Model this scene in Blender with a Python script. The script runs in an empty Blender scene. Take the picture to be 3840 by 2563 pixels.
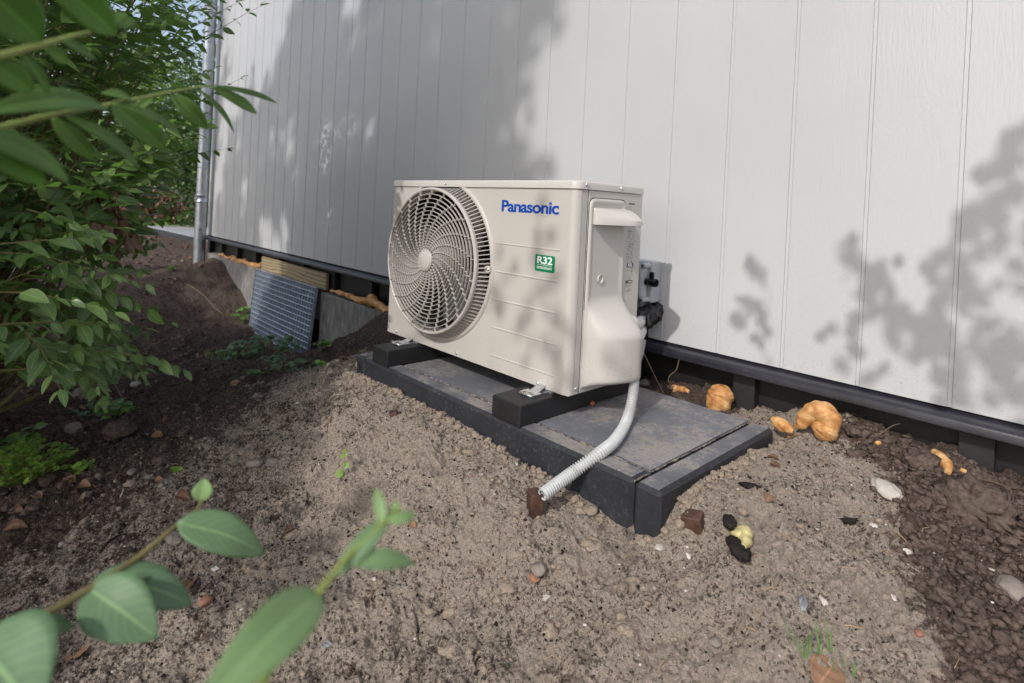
import bpy, bmesh, math, random
import numpy as np
from mathutils import Vector, Matrix, Euler
from mathutils.geometry import tessellate_polygon

S = bpy.context.scene
COL = S.collection
rad = math.radians

# ------------------------------------------------------------------ camera
CAM = np.array([1.6181, -1.0558, 0.4399]); YAW, PIT, ROL, FPX = -0.8399, 0.0019, 0.0497, 2114.15
FW = np.array([math.sin(YAW)*math.cos(PIT), math.cos(YAW)*math.cos(PIT), -math.sin(PIT)])
R0 = np.array([math.cos(YAW), -math.sin(YAW), 0.0]); U0 = np.cross(R0, FW)
RV = math.cos(ROL)*R0 + math.sin(ROL)*U0
UV = -math.sin(ROL)*R0 + math.cos(ROL)*U0
cd = bpy.data.cameras.new('camera'); cam = bpy.data.objects.new('camera', cd); COL.objects.link(cam)
M = Matrix(((RV[0], UV[0], -FW[0], CAM[0]), (RV[1], UV[1], -FW[1], CAM[1]), (RV[2], UV[2], -FW[2], CAM[2]), (0, 0, 0, 1)))
cam.matrix_world = M
cd.sensor_width = 36; cd.lens = FPX/3840*36; cd.clip_start = 0.02; cd.clip_end = 500
cd.shift_x = (1920-1802.2)/3840; cd.shift_y = -(1281.5-776.78)/3840
cd.dof.use_dof = True; cd.dof.focus_distance = 1.25; cd.dof.aperture_fstop = 5.6
S.camera = cam

# ------------------------------------------------------------------ light
SUN_AZ, SUN_EL = rad(13.1), rad(37.2)
SD = np.array([math.sin(SUN_AZ)*math.cos(SUN_EL), -math.cos(SUN_AZ)*math.cos(SUN_EL), math.sin(SUN_EL)])
w = bpy.data.worlds.new('World'); S.world = w; w.use_nodes = True
nt = w.node_tree; nt.nodes.clear()
sky = nt.nodes.new('ShaderNodeTexSky'); sky.sky_type = 'NISHITA'; sky.sun_disc = False
sky.sun_elevation = SUN_EL; sky.sun_rotation = math.atan2(SD[0], SD[1]); sky.dust_density = 2.6; sky.air_density = 1.0; sky.ozone_density = 1.0
bg = nt.nodes.new('ShaderNodeBackground'); bg.inputs[1].default_value = 0.15
wo = nt.nodes.new('ShaderNodeOutputWorld')
hs = nt.nodes.new('ShaderNodeHueSaturation'); hs.inputs['Saturation'].default_value = .72; nt.links.new(sky.outputs[0], hs.inputs['Color']); nt.links.new(hs.outputs[0], bg.inputs[0]); nt.links.new(bg.outputs[0], wo.inputs[0])
sl = bpy.data.lights.new('sun', 'SUN'); sl.energy = 2.0; sl.angle = rad(0.6); sl.color = (1.0, 0.965, 0.915)
so = bpy.data.objects.new('sun', sl); COL.objects.link(so)
so.rotation_euler = Vector(SD).to_track_quat('Z', 'Y').to_euler(); so.location = (0, -6, 8)
S.view_settings.view_transform = 'Standard'; S.view_settings.look = 'None'
S.view_settings.exposure = 0.5; S.view_settings.gamma = 1
S.cycles.max_bounces = 8; S.cycles.transparent_max_bounces = 8

# ------------------------------------------------------------------ rays of the photograph
def ray(x, y): return FW + RV*(x-1802.2)/FPX - UV*(y-776.78)/FPX
def atY(x, y, Y): d = ray(x, y); return CAM + d*(Y-CAM[1])/d[1]
def atZ(x, y, Z): d = ray(x, y); return CAM + d*(Z-CAM[2])/d[2]
def atX(x, y, X): d = ray(x, y); return CAM + d*(X-CAM[0])/d[0]
def atD(x, y, t): d = ray(x, y); return CAM + d/np.linalg.norm(d)*t
def proj(P):
    P = np.asarray(P, float)-CAM; z = P@FW; z = np.where(z < .01, .01, z)
    return 1802.2+FPX*(P@RV)/z, 776.78-FPX*(P@UV)/z
OV = 3840/2349.

# ------------------------------------------------------------------ object helpers
def tag(o, label=None, cat=None, group=None, kind=None):
    if label: o['label'] = label
    if cat: o['category'] = cat
    if group: o['group'] = group
    if kind: o['kind'] = kind
    return o
def empty(name, loc, label, cat, group=None):
    o = bpy.data.objects.new(name, None); COL.objects.link(o); o.location = loc; o.empty_display_size = .05
    return tag(o, label, cat, group)
def link(name, me, mat=None, parent=None, smooth=False, bevel=0, seg=2):
    o = bpy.data.objects.new(name, me); COL.objects.link(o)
    if mat is not None:
        for m in (mat if isinstance(mat, (list, tuple)) else [mat]): me.materials.append(m)
    if smooth:
        me.polygons.foreach_set('use_smooth', np.ones(len(me.polygons), bool))
    if parent is not None:
        o.parent = parent
        wm = Matrix.Translation(parent.location) @ parent.rotation_euler.to_matrix().to_4x4() if parent.parent is None and parent.type == 'EMPTY' else None
        if wm is not None: o.matrix_parent_inverse = wm.inverted()
    if bevel:
        b = o.modifiers.new('edge', 'BEVEL'); b.width = bevel; b.segments = seg; b.limit_method = 'ANGLE'; b.angle_limit = rad(35)
        b.harden_normals = False
    return o
class MB:
    def __init__(s): s.v = []; s.f = []; s.m = []
    def add(s, vs, fs, mi=0):
        n = len(s.v); s.v += [tuple(float(c) for c in p) for p in vs]; s.f += [tuple(i+n for i in f) for f in fs]; s.m += [mi]*len(fs); return s
    def box(s, x0, x1, y0, y1, z0, z1, mi=0, mat=None):
        p = [(x0,y0,z0),(x1,y0,z0),(x1,y1,z0),(x0,y1,z0),(x0,y0,z1),(x1,y0,z1),(x1,y1,z1),(x0,y1,z1)]
        if mat is not None: p = [mat @ Vector(q) for q in p]
        return s.add(p, [(0,3,2,1),(4,5,6,7),(0,1,5,4),(1,2,6,5),(2,3,7,6),(3,0,4,7)], mi)
    def tube(s, pts, r, n=12, cap=True, mi=0):
        pts = [Vector(p) for p in pts]; m = len(pts); rr = r if hasattr(r, '__len__') else [r]*m
        up = None; rings = []
        for i, p in enumerate(pts):
            t = (pts[min(i+1, m-1)]-pts[max(i-1, 0)]); t = t.normalized() if t.length > 1e-9 else Vector((0,0,1))
            if up is None: up = t.orthogonal().normalized()
            up = (up - t*up.dot(t)); up = up.normalized() if up.length > 1e-6 else t.orthogonal().normalized()
            b = t.cross(up)
            rings.append([p + (up*math.cos(a)+b*math.sin(a))*rr[i] for a in [2*math.pi*k/n for k in range(n)]])
        vs = [q for ring in rings for q in ring]; fs = []
        for i in range(m-1):
            for k in range(n):
                a = i*n+k; b_ = i*n+(k+1) % n; fs.append((a, b_, b_+n, a+n))
        if cap: fs.append(tuple(range(n))[::-1]); fs.append(tuple((m-1)*n+k for k in range(n)))
        return s.add(vs, fs, mi)
    def lathe(s, prof, c, axis='y', n=64, mi=0, closed=False):
        vs = []; fs = []
        for (r, h) in prof:
            for k in range(n):
                a = 2*math.pi*k/n
                if axis == 'y': vs.append((c[0]+r*math.cos(a), c[1]+h, c[2]+r*math.sin(a)))
                elif axis == 'z': vs.append((c[0]+r*math.cos(a), c[1]+r*math.sin(a), c[2]+h))
                else: vs.append((c[0]+h, c[1]+r*math.cos(a), c[2]+r*math.sin(a)))
        m = len(prof)
        for i in range(m if closed else m-1):
            j = (i+1) % m
            for k in range(n): fs.append((i*n+k, i*n+(k+1) % n, j*n+(k+1) % n, j*n+k))
        return s.add(vs, fs, mi)
    def prism(s, poly, a0, a1, axis='x', mi=0):
        """poly in the other two axes, extruded along axis from a0 to a1"""
        def P(u, v, a): return {'x': (a, u, v), 'y': (u, a, v), 'z': (u, v, a)}[axis]
        n = len(poly); vs = [P(u, v, a0) for u, v in poly]+[P(u, v, a1) for u, v in poly]
        tr = tessellate_polygon([[Vector((u, v, 0)) for u, v in poly]])
        fs = [tuple(t) for t in tr]+[tuple(i+n for i in t[::-1]) for t in tr]
        fs += [(i, (i+1) % n, (i+1) % n+n, i+n) for i in range(n)]
        return s.add(vs, fs, mi)
    def mesh(s, name):
        me = bpy.data.meshes.new(name); me.from_pydata(s.v, [], s.f)
        if max(s.m, default=0): me.polygons.foreach_set('material_index', s.m)
        bm = bmesh.new(); bm.from_mesh(me); bmesh.ops.recalc_face_normals(bm, faces=bm.faces); bm.to_mesh(me); bm.free()
        return me
    def build(s, name, mat, parent=None, smooth=False, bevel=0, seg=2):
        return link(name, s.mesh(name), mat, parent, smooth, bevel, seg)
def weighted(o):
    o.data.polygons.foreach_set('use_smooth', np.ones(len(o.data.polygons), bool))
    m = o.modifiers.new('normals', 'WEIGHTED_NORMAL'); m.keep_sharp = False
    return o
def sharp(o, ang=35):
    """smooth shading with hard edges kept"""
    me = o.data; me.polygons.foreach_set('use_smooth', np.ones(len(me.polygons), bool))
    me.set_sharp_from_angle(angle=rad(ang)); return o
def catmull(P, n=8):
    P = [np.asarray(p, float) for p in P]; P = [2*P[0]-P[1]]+P+[2*P[-1]-P[-2]]; out = []
    for i in range(1, len(P)-2):
        a, b, c, d = P[i-1:i+3]
        for k in range(n):
            t = k/n; out.append(.5*((2*b)+(-a+c)*t+(2*a-5*b+4*c-d)*t*t+(-a+3*b-3*c+d)*t**3))
    out.append(P[-2]); return out
def np_mesh(name, V, Fq, attr=None, mats=None):
    """V (n,3), Fq (m,k) equal sized faces"""
    me = bpy.data.meshes.new(name); V = np.asarray(V, np.float32); Fq = np.asarray(Fq, np.int32)
    me.vertices.add(len(V)); me.vertices.foreach_set('co', V.ravel())
    m, k = Fq.shape; me.loops.add(m*k); me.loops.foreach_set('vertex_index', Fq.ravel())
    me.polygons.add(m); me.polygons.foreach_set('loop_start', np.arange(0, m*k, k, dtype=np.int32))
    if attr:
        for an, (dom, arr) in attr.items():
            a = me.attributes.new(an, 'FLOAT', dom); a.data.foreach_set('value', np.asarray(arr, np.float32))
    me.update(calc_edges=True); me.validate()
    return me

# ------------------------------------------------------------------ noise
def _h(ix, iy, seed):
    n = (ix.astype(np.int64)*374761393 + iy.astype(np.int64)*668265263 + seed*144269504) & 0xffffffff
    n = ((n ^ (n >> 13))*1274126177) & 0xffffffff
    n = n ^ (n >> 16); return (n & 0xffffff)/float(0xffffff)
def vnoise(x, y, seed=0):
    x = np.asarray(x, float); y = np.asarray(y, float); ix = np.floor(x); iy = np.floor(y); fx = x-ix; fy = y-iy
    fx = fx*fx*(3-2*fx); fy = fy*fy*(3-2*fy)
    return (_h(ix, iy, seed)*(1-fx)+_h(ix+1, iy, seed)*fx)*(1-fy)+(_h(ix, iy+1, seed)*(1-fx)+_h(ix+1, iy+1, seed)*fx)*fy
def fbm(x, y, o=4, seed=0, g=.5):
    s = 0; a = 1; t = 0
    for i in range(o):
        c, d = math.cos(i*1.3), math.sin(i*1.3)
        s = s+a*vnoise((c*x-d*y)*2**i+17*i, (d*x+c*y)*2**i-9*i, seed+i); t += a; a *= g
    return s/t
def sstep(a, b, x): t = np.clip((x-a)/(b-a), 0, 1); return t*t*(3-2*t)

# ------------------------------------------------------------------ materials
def new_mat(name):
    m = bpy.data.materials.new(name); m.use_nodes = True; nt = m.node_tree; nt.nodes.clear()
    out = nt.nodes.new('ShaderNodeOutputMaterial'); p = nt.nodes.new('ShaderNodeBsdfPrincipled')
    nt.links.new(p.outputs[0], out.inputs[0]); return m, nt, p, out
def N(nt, t, **k):
    n = nt.nodes.new(t)
    for a, b in k.items():
        if a.startswith('i_'):
            key = a[2:]; key = int(key) if key.isdigit() else key.replace('_', ' ')
            n.inputs[key].default_value = b
        else: setattr(n, a, b)
    return n
def ramp(nt, src, stops):
    r = nt.nodes.new('ShaderNodeValToRGB'); e = r.color_ramp.elements
    while len(e) < len(stops): e.new(.5)
    for q, (p, c) in zip(e, stops): q.position = p; q.color = (*c, 1) if len(c) == 3 else c
    nt.links.new(src, r.inputs[0]); return r
def mixc(nt, fac, a, b, mode='MIX'):
    m = nt.nodes.new('ShaderNodeMix'); m.data_type = 'RGBA'; m.blend_type = mode
    for s, i in ((fac, 0), (a, 6), (b, 7)):
        if isinstance(s, (int, float)): m.inputs[i].default_value = s
        elif isinstance(s, tuple): m.inputs[i].default_value = (*s, 1)
        else: nt.links.new(s, m.inputs[i])
    return m.outputs[2]
def math_(nt, op, a, b=None, clamp=False):
    m = nt.nodes.new('ShaderNodeMath'); m.operation = op; m.use_clamp = clamp
    for s, i in ((a, 0), (b, 1)):
        if s is None: continue
        if isinstance(s, (int, float)): m.inputs[i].default_value = s
        else: nt.links.new(s, m.inputs[i])
    return m.outputs[0]
def coords(nt, scale=(1, 1, 1), kind='Object'):
    t = nt.nodes.new('ShaderNodeTexCoord'); m = nt.nodes.new('ShaderNodeMapping'); m.inputs['Scale'].default_value = scale
    nt.links.new(t.outputs[kind], m.inputs[0]); return m.outputs[0]
def noise(nt, vec, scale, detail=3, rough=.5):
    n = N(nt, 'ShaderNodeTexNoise', i_Scale=scale, i_Detail=detail, i_Roughness=rough); nt.links.new(vec, n.inputs['Vector']); return n.outputs[0]
def voro(nt, vec, scale, out='Distance', rnd=1):
    n = N(nt, 'ShaderNodeTexVoronoi', i_Scale=scale, i_Randomness=rnd); nt.links.new(vec, n.inputs['Vector']); return n.outputs[out]
def bump(nt, p, h, strength=.3, dist=.002, prev=None):
    b = N(nt, 'ShaderNodeBump', i_Strength=strength, i_Distance=dist); nt.links.new(h, b.inputs['Height'])
    if prev is not None: nt.links.new(prev, b.inputs['Normal'])
    nt.links.new(b.outputs[0], p.inputs['Normal']); return b.outputs[0]
def simple(name, col, rough=.5, metal=0, nscale=60, var=.12, bs=0, bd=.001, spec=.5):
    m, nt, p, o = new_mat(name); v = coords(nt)
    n = noise(nt, v, nscale, 4, .6)
    r = ramp(nt, n, [(.3, tuple(c*(1-var) for c in col)), (.7, tuple(min(1, c*(1+var)) for c in col))])
    nt.links.new(r.outputs[0], p.inputs['Base Color'])
    p.inputs['Roughness'].default_value = rough; p.inputs['Metallic'].default_value = metal
    p.inputs['Specular IOR Level'].default_value = .12 if rough >= .9 else spec
    if bs: bump(nt, p, n, bs, bd)
    return m

def dusty(m, amt=.35):
    nt = m.node_tree; p = next(n for n in nt.nodes if n.type == 'BSDF_PRINCIPLED'); src = p.inputs['Base Color'].links[0].from_socket
    geo = nt.nodes.new('ShaderNodeNewGeometry'); sz = nt.nodes.new('ShaderNodeSeparateXYZ'); nt.links.new(geo.outputs['Position'], sz.inputs[0]); v = coords(nt)
    low = ramp(nt, sz.outputs[2], [(.0, (1, 1, 1)), (.16, (.12, .12, .12)), (.5, (.05, .05, .05))]).outputs[0]
    sp = ramp(nt, noise(nt, v, 240, 4, .7), [(.57, (0, 0, 0)), (.64, (1, 1, 1))]).outputs[0]
    film = ramp(nt, noise(nt, coords(nt, (1, 1, .25)), 11, 4, .6), [(.35, (0, 0, 0)), (.75, (.35, .35, .35))]).outputs[0]
    f = math_(nt, 'MULTIPLY', math_(nt, 'MULTIPLY', math_(nt, 'ADD', sp, film), low), amt*1.6, True)
    nt.links.new(mixc(nt, f, src, (.24, .205, .17)), p.inputs['Base Color']); return m
def mat_cladding():
    m, nt, p, o = new_mat('painted_cladding'); v = coords(nt)
    big = noise(nt, v, 1.3, 3)
    r = ramp(nt, big, [(.3, (.425, .432, .442)), (.7, (.475, .48, .488))])
    vs = coords(nt, (1, 1, .12)); grain = noise(nt, vs, 260, 3, .6)      # long vertical embossing
    peb = noise(nt, coords(nt, (1, 1, .5)), 150, 3, .55)
    peb2 = math_(nt, 'POWER', peb, 1.0)
    patch = noise(nt, coords(nt, (1, 1, .35)), 9, 2)
    pf = ramp(nt, patch, [(.42, (0, 0, 0)), (.58, (1, 1, 1))]).outputs[0]
    h = mixc(nt, pf, grain, peb2)
    bump(nt, p, h, .50, .0021)
    dirt = noise(nt, v, 300, 2); dm = ramp(nt, dirt, [(.0, (.75, .75, .75)), (.28, (1, 1, 1))])
    geo = nt.nodes.new('ShaderNodeNewGeometry'); sz = nt.nodes.new('ShaderNodeSeparateXYZ'); nt.links.new(geo.outputs['Position'], sz.inputs[0])
    low = ramp(nt, sz.outputs[2], [(.05, (1, 1, 1)), (.22, (0, 0, 0))]).outputs[0]
    sp = ramp(nt, noise(nt, v, 150, 4, .75), [(.56, (0, 0, 0)), (.66, (1, 1, 1))]).outputs[0]
    cc = mixc(nt, math_(nt, 'MULTIPLY', math_(nt, 'MULTIPLY', low, sp), .45), mixc(nt, .6, r.outputs[0], dm.outputs[0], 'MULTIPLY'), (.22, .19, .165))
    nt.links.new(cc, p.inputs['Base Color'])
    p.inputs['Roughness'].default_value = .42; p.inputs['Specular IOR Level'].default_value = .45
    return m
def mat_black(name, base=(.012, .012, .015), rough=.35, speck=.5, dust=(.25, .22, .19), bs=.25, sc=900):
    m, nt, p, o = new_mat(name); v = coords(nt)
    n = noise(nt, v, 14, 5, .65)
    c = ramp(nt, n, [(.35, base), (.75, tuple(b*2.2 for b in base))]).outputs[0]
    s = voro(nt, v, 240); sm = ramp(nt, s, [(.10, (1, 1, 1)), (.2, (0, 0, 0))]).outputs[0]
    sel = noise(nt, v, 60, 2); sl_ = ramp(nt, sel, [(.62-.12*speck, (0, 0, 0)), (.72, (1, 1, 1))]).outputs[0]
    f = math_(nt, 'MULTIPLY', sm, sl_); f = math_(nt, 'MULTIPLY', f, speck)
    c = mixc(nt, f, c, dust)
    nt.links.new(c, p.inputs['Base Color']); p.inputs['Roughness'].default_value = rough
    bump(nt, p, noise(nt, v, sc, 2), bs, .0006)
    return m
def mat_slab(name, sand_amt=.5, base=(.030, .033, .042), patch_scale=7):
    """dark concrete with sand lying in patches on the faces that look up"""
    m, nt, p, o = new_mat(name); v = coords(nt)
    n = noise(nt, v, 22, 6, .7)
    c = ramp(nt, n, [(.3, base), (.7, tuple(b*2.3 for b in base))]).outputs[0]
    pores = voro(nt, v, 170); pm = ramp(nt, pores, [(.07, (.25, .25, .25)), (.17, (1, 1, 1))]).outputs[0]
    c = mixc(nt, 1.0, c, pm, 'MULTIPLY')
    agg = voro(nt, v, 330, 'Color'); am = ramp(nt, agg, [(.955, (0, 0, 0)), (.985, (.35, .35, .35))]).outputs[0]
    c = mixc(nt, am, c, (.30, .28, .25))
    geo = nt.nodes.new('ShaderNodeNewGeometry'); sep = nt.nodes.new('ShaderNodeSeparateXYZ'); nt.links.new(geo.outputs['Normal'], sep.inputs[0])
    upf = ramp(nt, sep.outputs[2], [(.75, (0, 0, 0)), (.98, (1, 1, 1))]).outputs[0]
    a = noise(nt, v, patch_scale, 4, .6); b = noise(nt, v, 75, 4, .7)
    s = math_(nt, 'ADD', a, math_(nt, 'MULTIPLY', b, .9))
    lo = 1.12-.36*sand_amt
    sf = ramp(nt, math_(nt, 'MULTIPLY', s, .5), [(lo*.5, (0, 0, 0)), (lo*.5+.05, (1, 1, 1))]).outputs[0]
    dustf = ramp(nt, a, [(.3, (.30, .30, .30)), (.7, (.75, .75, .75))]).outputs[0]
    sandc = ramp(nt, noise(nt, v, 260, 3), [(.3, (.22, .18, .145)), (.7, (.42, .36, .30))]).outputs[0]
    cd_ = mixc(nt, math_(nt, 'MULTIPLY', dustf, upf), c, (.20, .205, .225))
    c = mixc(nt, math_(nt, 'MULTIPLY', math_(nt, 'MULTIPLY', sf, upf), .5), cd_, sandc)
    g1 = ramp(nt, noise(nt, v, 130, 4, .75), [(.57, (0, 0, 0)), (.63, (1, 1, 1))]).outputs[0]; g2 = ramp(nt, noise(nt, v, 9, 3), [(.40, (.15, .15, .15)), (.62, (1, 1, 1))]).outputs[0]
    c = mixc(nt, math_(nt, 'MULTIPLY', math_(nt, 'MULTIPLY', g1, g2), .28), c, (.22, .185, .15))
    nt.links.new(c, p.inputs['Base Color']); p.inputs['Roughness'].default_value = .62
    h = mixc(nt, .5, pm, noise(nt, v, 420, 3)); bump(nt, p, h, .35, .0012)
    return m
def mat_ground():
    m, nt, p, o = new_mat('sand_and_soil'); v = coords(nt)
    at = N(nt, 'ShaderNodeAttribute', attribute_name='sand'); am = N(nt, 'ShaderNodeAttribute', attribute_name='mixed')
    n1 = noise(nt, v, 24, 6, .68); n2 = noise(nt, v, 130, 4, .7)
    f = math_(nt, 'ADD', math_(nt, 'SUBTRACT', at.outputs['Fac'], math_(nt, 'MULTIPLY', am.outputs['Fac'], .36)), math_(nt, 'MULTIPLY', math_(nt, 'SUBTRACT', n1, .5), 2.0))
    f = math_(nt, 'ADD', f, math_(nt, 'MULTIPLY', math_(nt, 'SUBTRACT', n2, .5), 1.1))
    sf = ramp(nt, f, [(.38, (0, 0, 0)), (.60, (1, 1, 1))]).outputs[0]
    fine = noise(nt, v, 650, 3, .7)
    sand = ramp(nt, mixc(nt, .45, fine, noise(nt, v, 210, 4, .7)), [(.32, (.11, .086, .068)), (.46, (.345, .285, .232)), (.56, (.465, .393, .328)), (.70, (.62, .535, .455))]).outputs[0]
    soil = ramp(nt, noise(nt, v, 240, 5, .75), [(.28, (.034, .023, .018)), (.5, (.108, .078, .063)), (.68, (.225, .175, .146))]).outputs[0]
    c = mixc(nt, sf, soil, sand)
    # dark crumbs: chance rises where soil is mixed in
    dv = N(nt, 'ShaderNodeTexNoise', i_Scale=170, i_Detail=2); nt.links.new(v, dv.inputs['Vector'])
    va = N(nt, 'ShaderNodeVectorMath', operation='MULTIPLY_ADD'); va.inputs[1].default_value = (.012, .012, .012); nt.links.new(dv.outputs[1], va.inputs[0]); nt.links.new(v, va.inputs[2]); v0 = v; v = va.outputs[0]
    for sc, th in ((95, .33), (210, .40)):
        vc = voro(nt, v, sc, 'Color'); vd = voro(nt, v, sc); sepc = nt.nodes.new('ShaderNodeSeparateColor'); nt.links.new(vc, sepc.inputs[0])
        cl = noise(nt, v, 11, 3, .6)
        chance = math_(nt, 'ADD', math_(nt, 'MULTIPLY', am.outputs['Fac'], .50), math_(nt, 'SUBTRACT', math_(nt, 'MULTIPLY', cl, 2.7), 1.24))
        on = math_(nt, 'LESS_THAN', sepc.outputs[0], chance)
        rd = math_(nt, 'ADD', vd, math_(nt, 'MULTIPLY', math_(nt, 'SUBTRACT', noise(nt, v, 500, 2), .5), .5))
        near = math_(nt, 'LESS_THAN', rd, th)
        c = mixc(nt, math_(nt, 'MULTIPLY', math_(nt, 'MULTIPLY', on, near), .72), c, (.030, .023, .020))
    v = v0
    vc = voro(nt, v, 260, 'Color'); vd = voro(nt, v, 260); s2 = nt.nodes.new('ShaderNodeSeparateColor'); nt.links.new(vc, s2.inputs[0])
    lt = math_(nt, 'MULTIPLY', math_(nt, 'GREATER_THAN', s2.outputs[1], .972), math_(nt, 'LESS_THAN', vd, .3))
    c = mixc(nt, lt, c, (.55, .5, .44))
    nt.links.new(c, p.inputs['Base Color']); p.inputs['Roughness'].default_value = .95; p.inputs['Specular IOR Level'].default_value = .15
    h = math_(nt, 'ADD', noise(nt, v, 190, 5, .75), math_(nt, 'MULTIPLY', voro(nt, v, 140), -.4))
    b1 = bump(nt, p, h, 1.0, .014)
    bump(nt, p, fine, .8, .003, b1)
    return m
def mat_leaf(name, a, b, rough=.34, trans=.25, vein=True, back=(.10, .17, .09)):
    m, nt, p, o = new_mat(name)
    at = N(nt, 'ShaderNodeAttribute', attribute_name='tint')
    c = ramp(nt, at.outputs['Fac'], [(0, a), (1, b)]).outputs[0]
    v = coords(nt); blotch = noise(nt, v, 45, 3); c = mixc(nt, .45, c, ramp(nt, blotch, [(.3, (.55, .6, .5)), (.7, (1, 1, 1))]).outputs[0], 'MULTIPLY'); spt = ramp(nt, noise(nt, v, 260, 3, .7), [(.28, (1, 1, 1)), (.33, (0, 0, 0))]).outputs[0]; c = mixc(nt, math_(nt, 'MULTIPLY', spt, .6), c, (.09, .07, .03))
    if vein:
        u = N(nt, 'ShaderNodeAttribute', attribute_name='lu'); vv = N(nt, 'ShaderNodeAttribute', attribute_name='lv')
        av = math_(nt, 'ABSOLUTE', vv.outputs['Fac'])
        mid = math_(nt, 'LESS_THAN', av, .05)
        sv = math_(nt, 'FRACT', math_(nt, 'MULTIPLY', math_(nt, 'SUBTRACT', u.outputs['Fac'], math_(nt, 'MULTIPLY', av, .28)), 9))
        side = math_(nt, 'MULTIPLY', math_(nt, 'LESS_THAN', sv, .10), .35)
        f = math_(nt, 'MAXIMUM', math_(nt, 'MULTIPLY', mid, .7), side)
        c = mixc(nt, math_(nt, 'MULTIPLY', f, .40), c, tuple(min(1, k*2.2+.02) for k in b))
    geo = nt.nodes.new('ShaderNodeNewGeometry')
    c = mixc(nt, math_(nt, 'MULTIPLY', geo.outputs['Backfacing'], .55), c, back)
    nt.links.new(c, p.inputs['Base Color']); p.inputs['Roughness'].default_value = rough; p.inputs['Specular IOR Level'].default_value = .5
    tr = nt.nodes.new('ShaderNodeBsdfTranslucent'); nt.links.new(mixc(nt, 1.0, c, (1.3, 1.7, .55), 'MULTIPLY'), tr.inputs[0])
    ms = nt.nodes.new('ShaderNodeMixShader'); ms.inputs[0].default_value = trans
    nt.links.new(p.outputs[0], ms.inputs[1]); nt.links.new(tr.outputs[0], ms.inputs[2]); nt.links.new(ms.outputs[0], o.inputs[0])
    return m
def mat_foam():
    m, nt, p, o = new_mat('weathered_foam'); v = coords(nt)
    n = noise(nt, v, 38, 4, .6)
    c = ramp(nt, n, [(.30, (.30, .12, .035)), (.48, (.52, .255, .085)), (.70, (.66, .43, .20))]).outputs[0]
    dt = ramp(nt, noise(nt, v, 110, 5, .75), [(.60, (0, 0, 0)), (.68, (.7, .7, .7))]).outputs[0]; c = mixc(nt, dt, c, (.16, .105, .07))
    nt.links.new(c, p.inputs['Base Color']); p.inputs['Roughness'].default_value = .6
    p.inputs['Subsurface Weight'].default_value = .1; p.inputs['Subsurface Radius'].default_value = (.01, .005, .002)
    bump(nt, p, noise(nt, v, 170, 5, .7), .8, .004); return m
def mat_wood(name, a, b, sc=9):
    m, nt, p, o = new_mat(name); v = coords(nt, (1, 8, 8))
    wv = N(nt, 'ShaderNodeTexWave', i_Scale=sc, i_Distortion=9, i_Detail=3, bands_direction='Z'); wv.inputs['Detail Scale'].default_value = .6
    nt.links.new(coords(nt, (.35, 1, 1.6)), wv.inputs[0])
    f = mixc(nt, .5, wv.outputs[0], noise(nt, v, 20, 4))
    nt.links.new(ramp(nt, f, [(.25, a), (.75, b)]).outputs[0], p.inputs['Base Color']); p.inputs['Roughness'].default_value = .75
    bump(nt, p, f, .3, .001); return m
def mat_galv(name='galvanised_steel', base=(.42, .46, .50), rough=.38):
    m, nt, p, o = new_mat(name); v = coords(nt)
    sp = voro(nt, coords(nt, (1, 1, .6)), 60, 'Color'); s = nt.nodes.new('ShaderNodeSeparateColor'); nt.links.new(sp, s.inputs[0])
    nt.links.new(ramp(nt, s.outputs[0], [(0, tuple(c*.72 for c in base)), (1, base)]).outputs[0], p.inputs['Base Color'])
    p.inputs['Metallic'].default_value = .85
    nt.links.new(ramp(nt, noise(nt, v, 12, 4), [(.3, (rough*.7,)*3), (.7, (rough*1.4,)*3)]).outputs[0], p.inputs['Roughness'])
    return m
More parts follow.
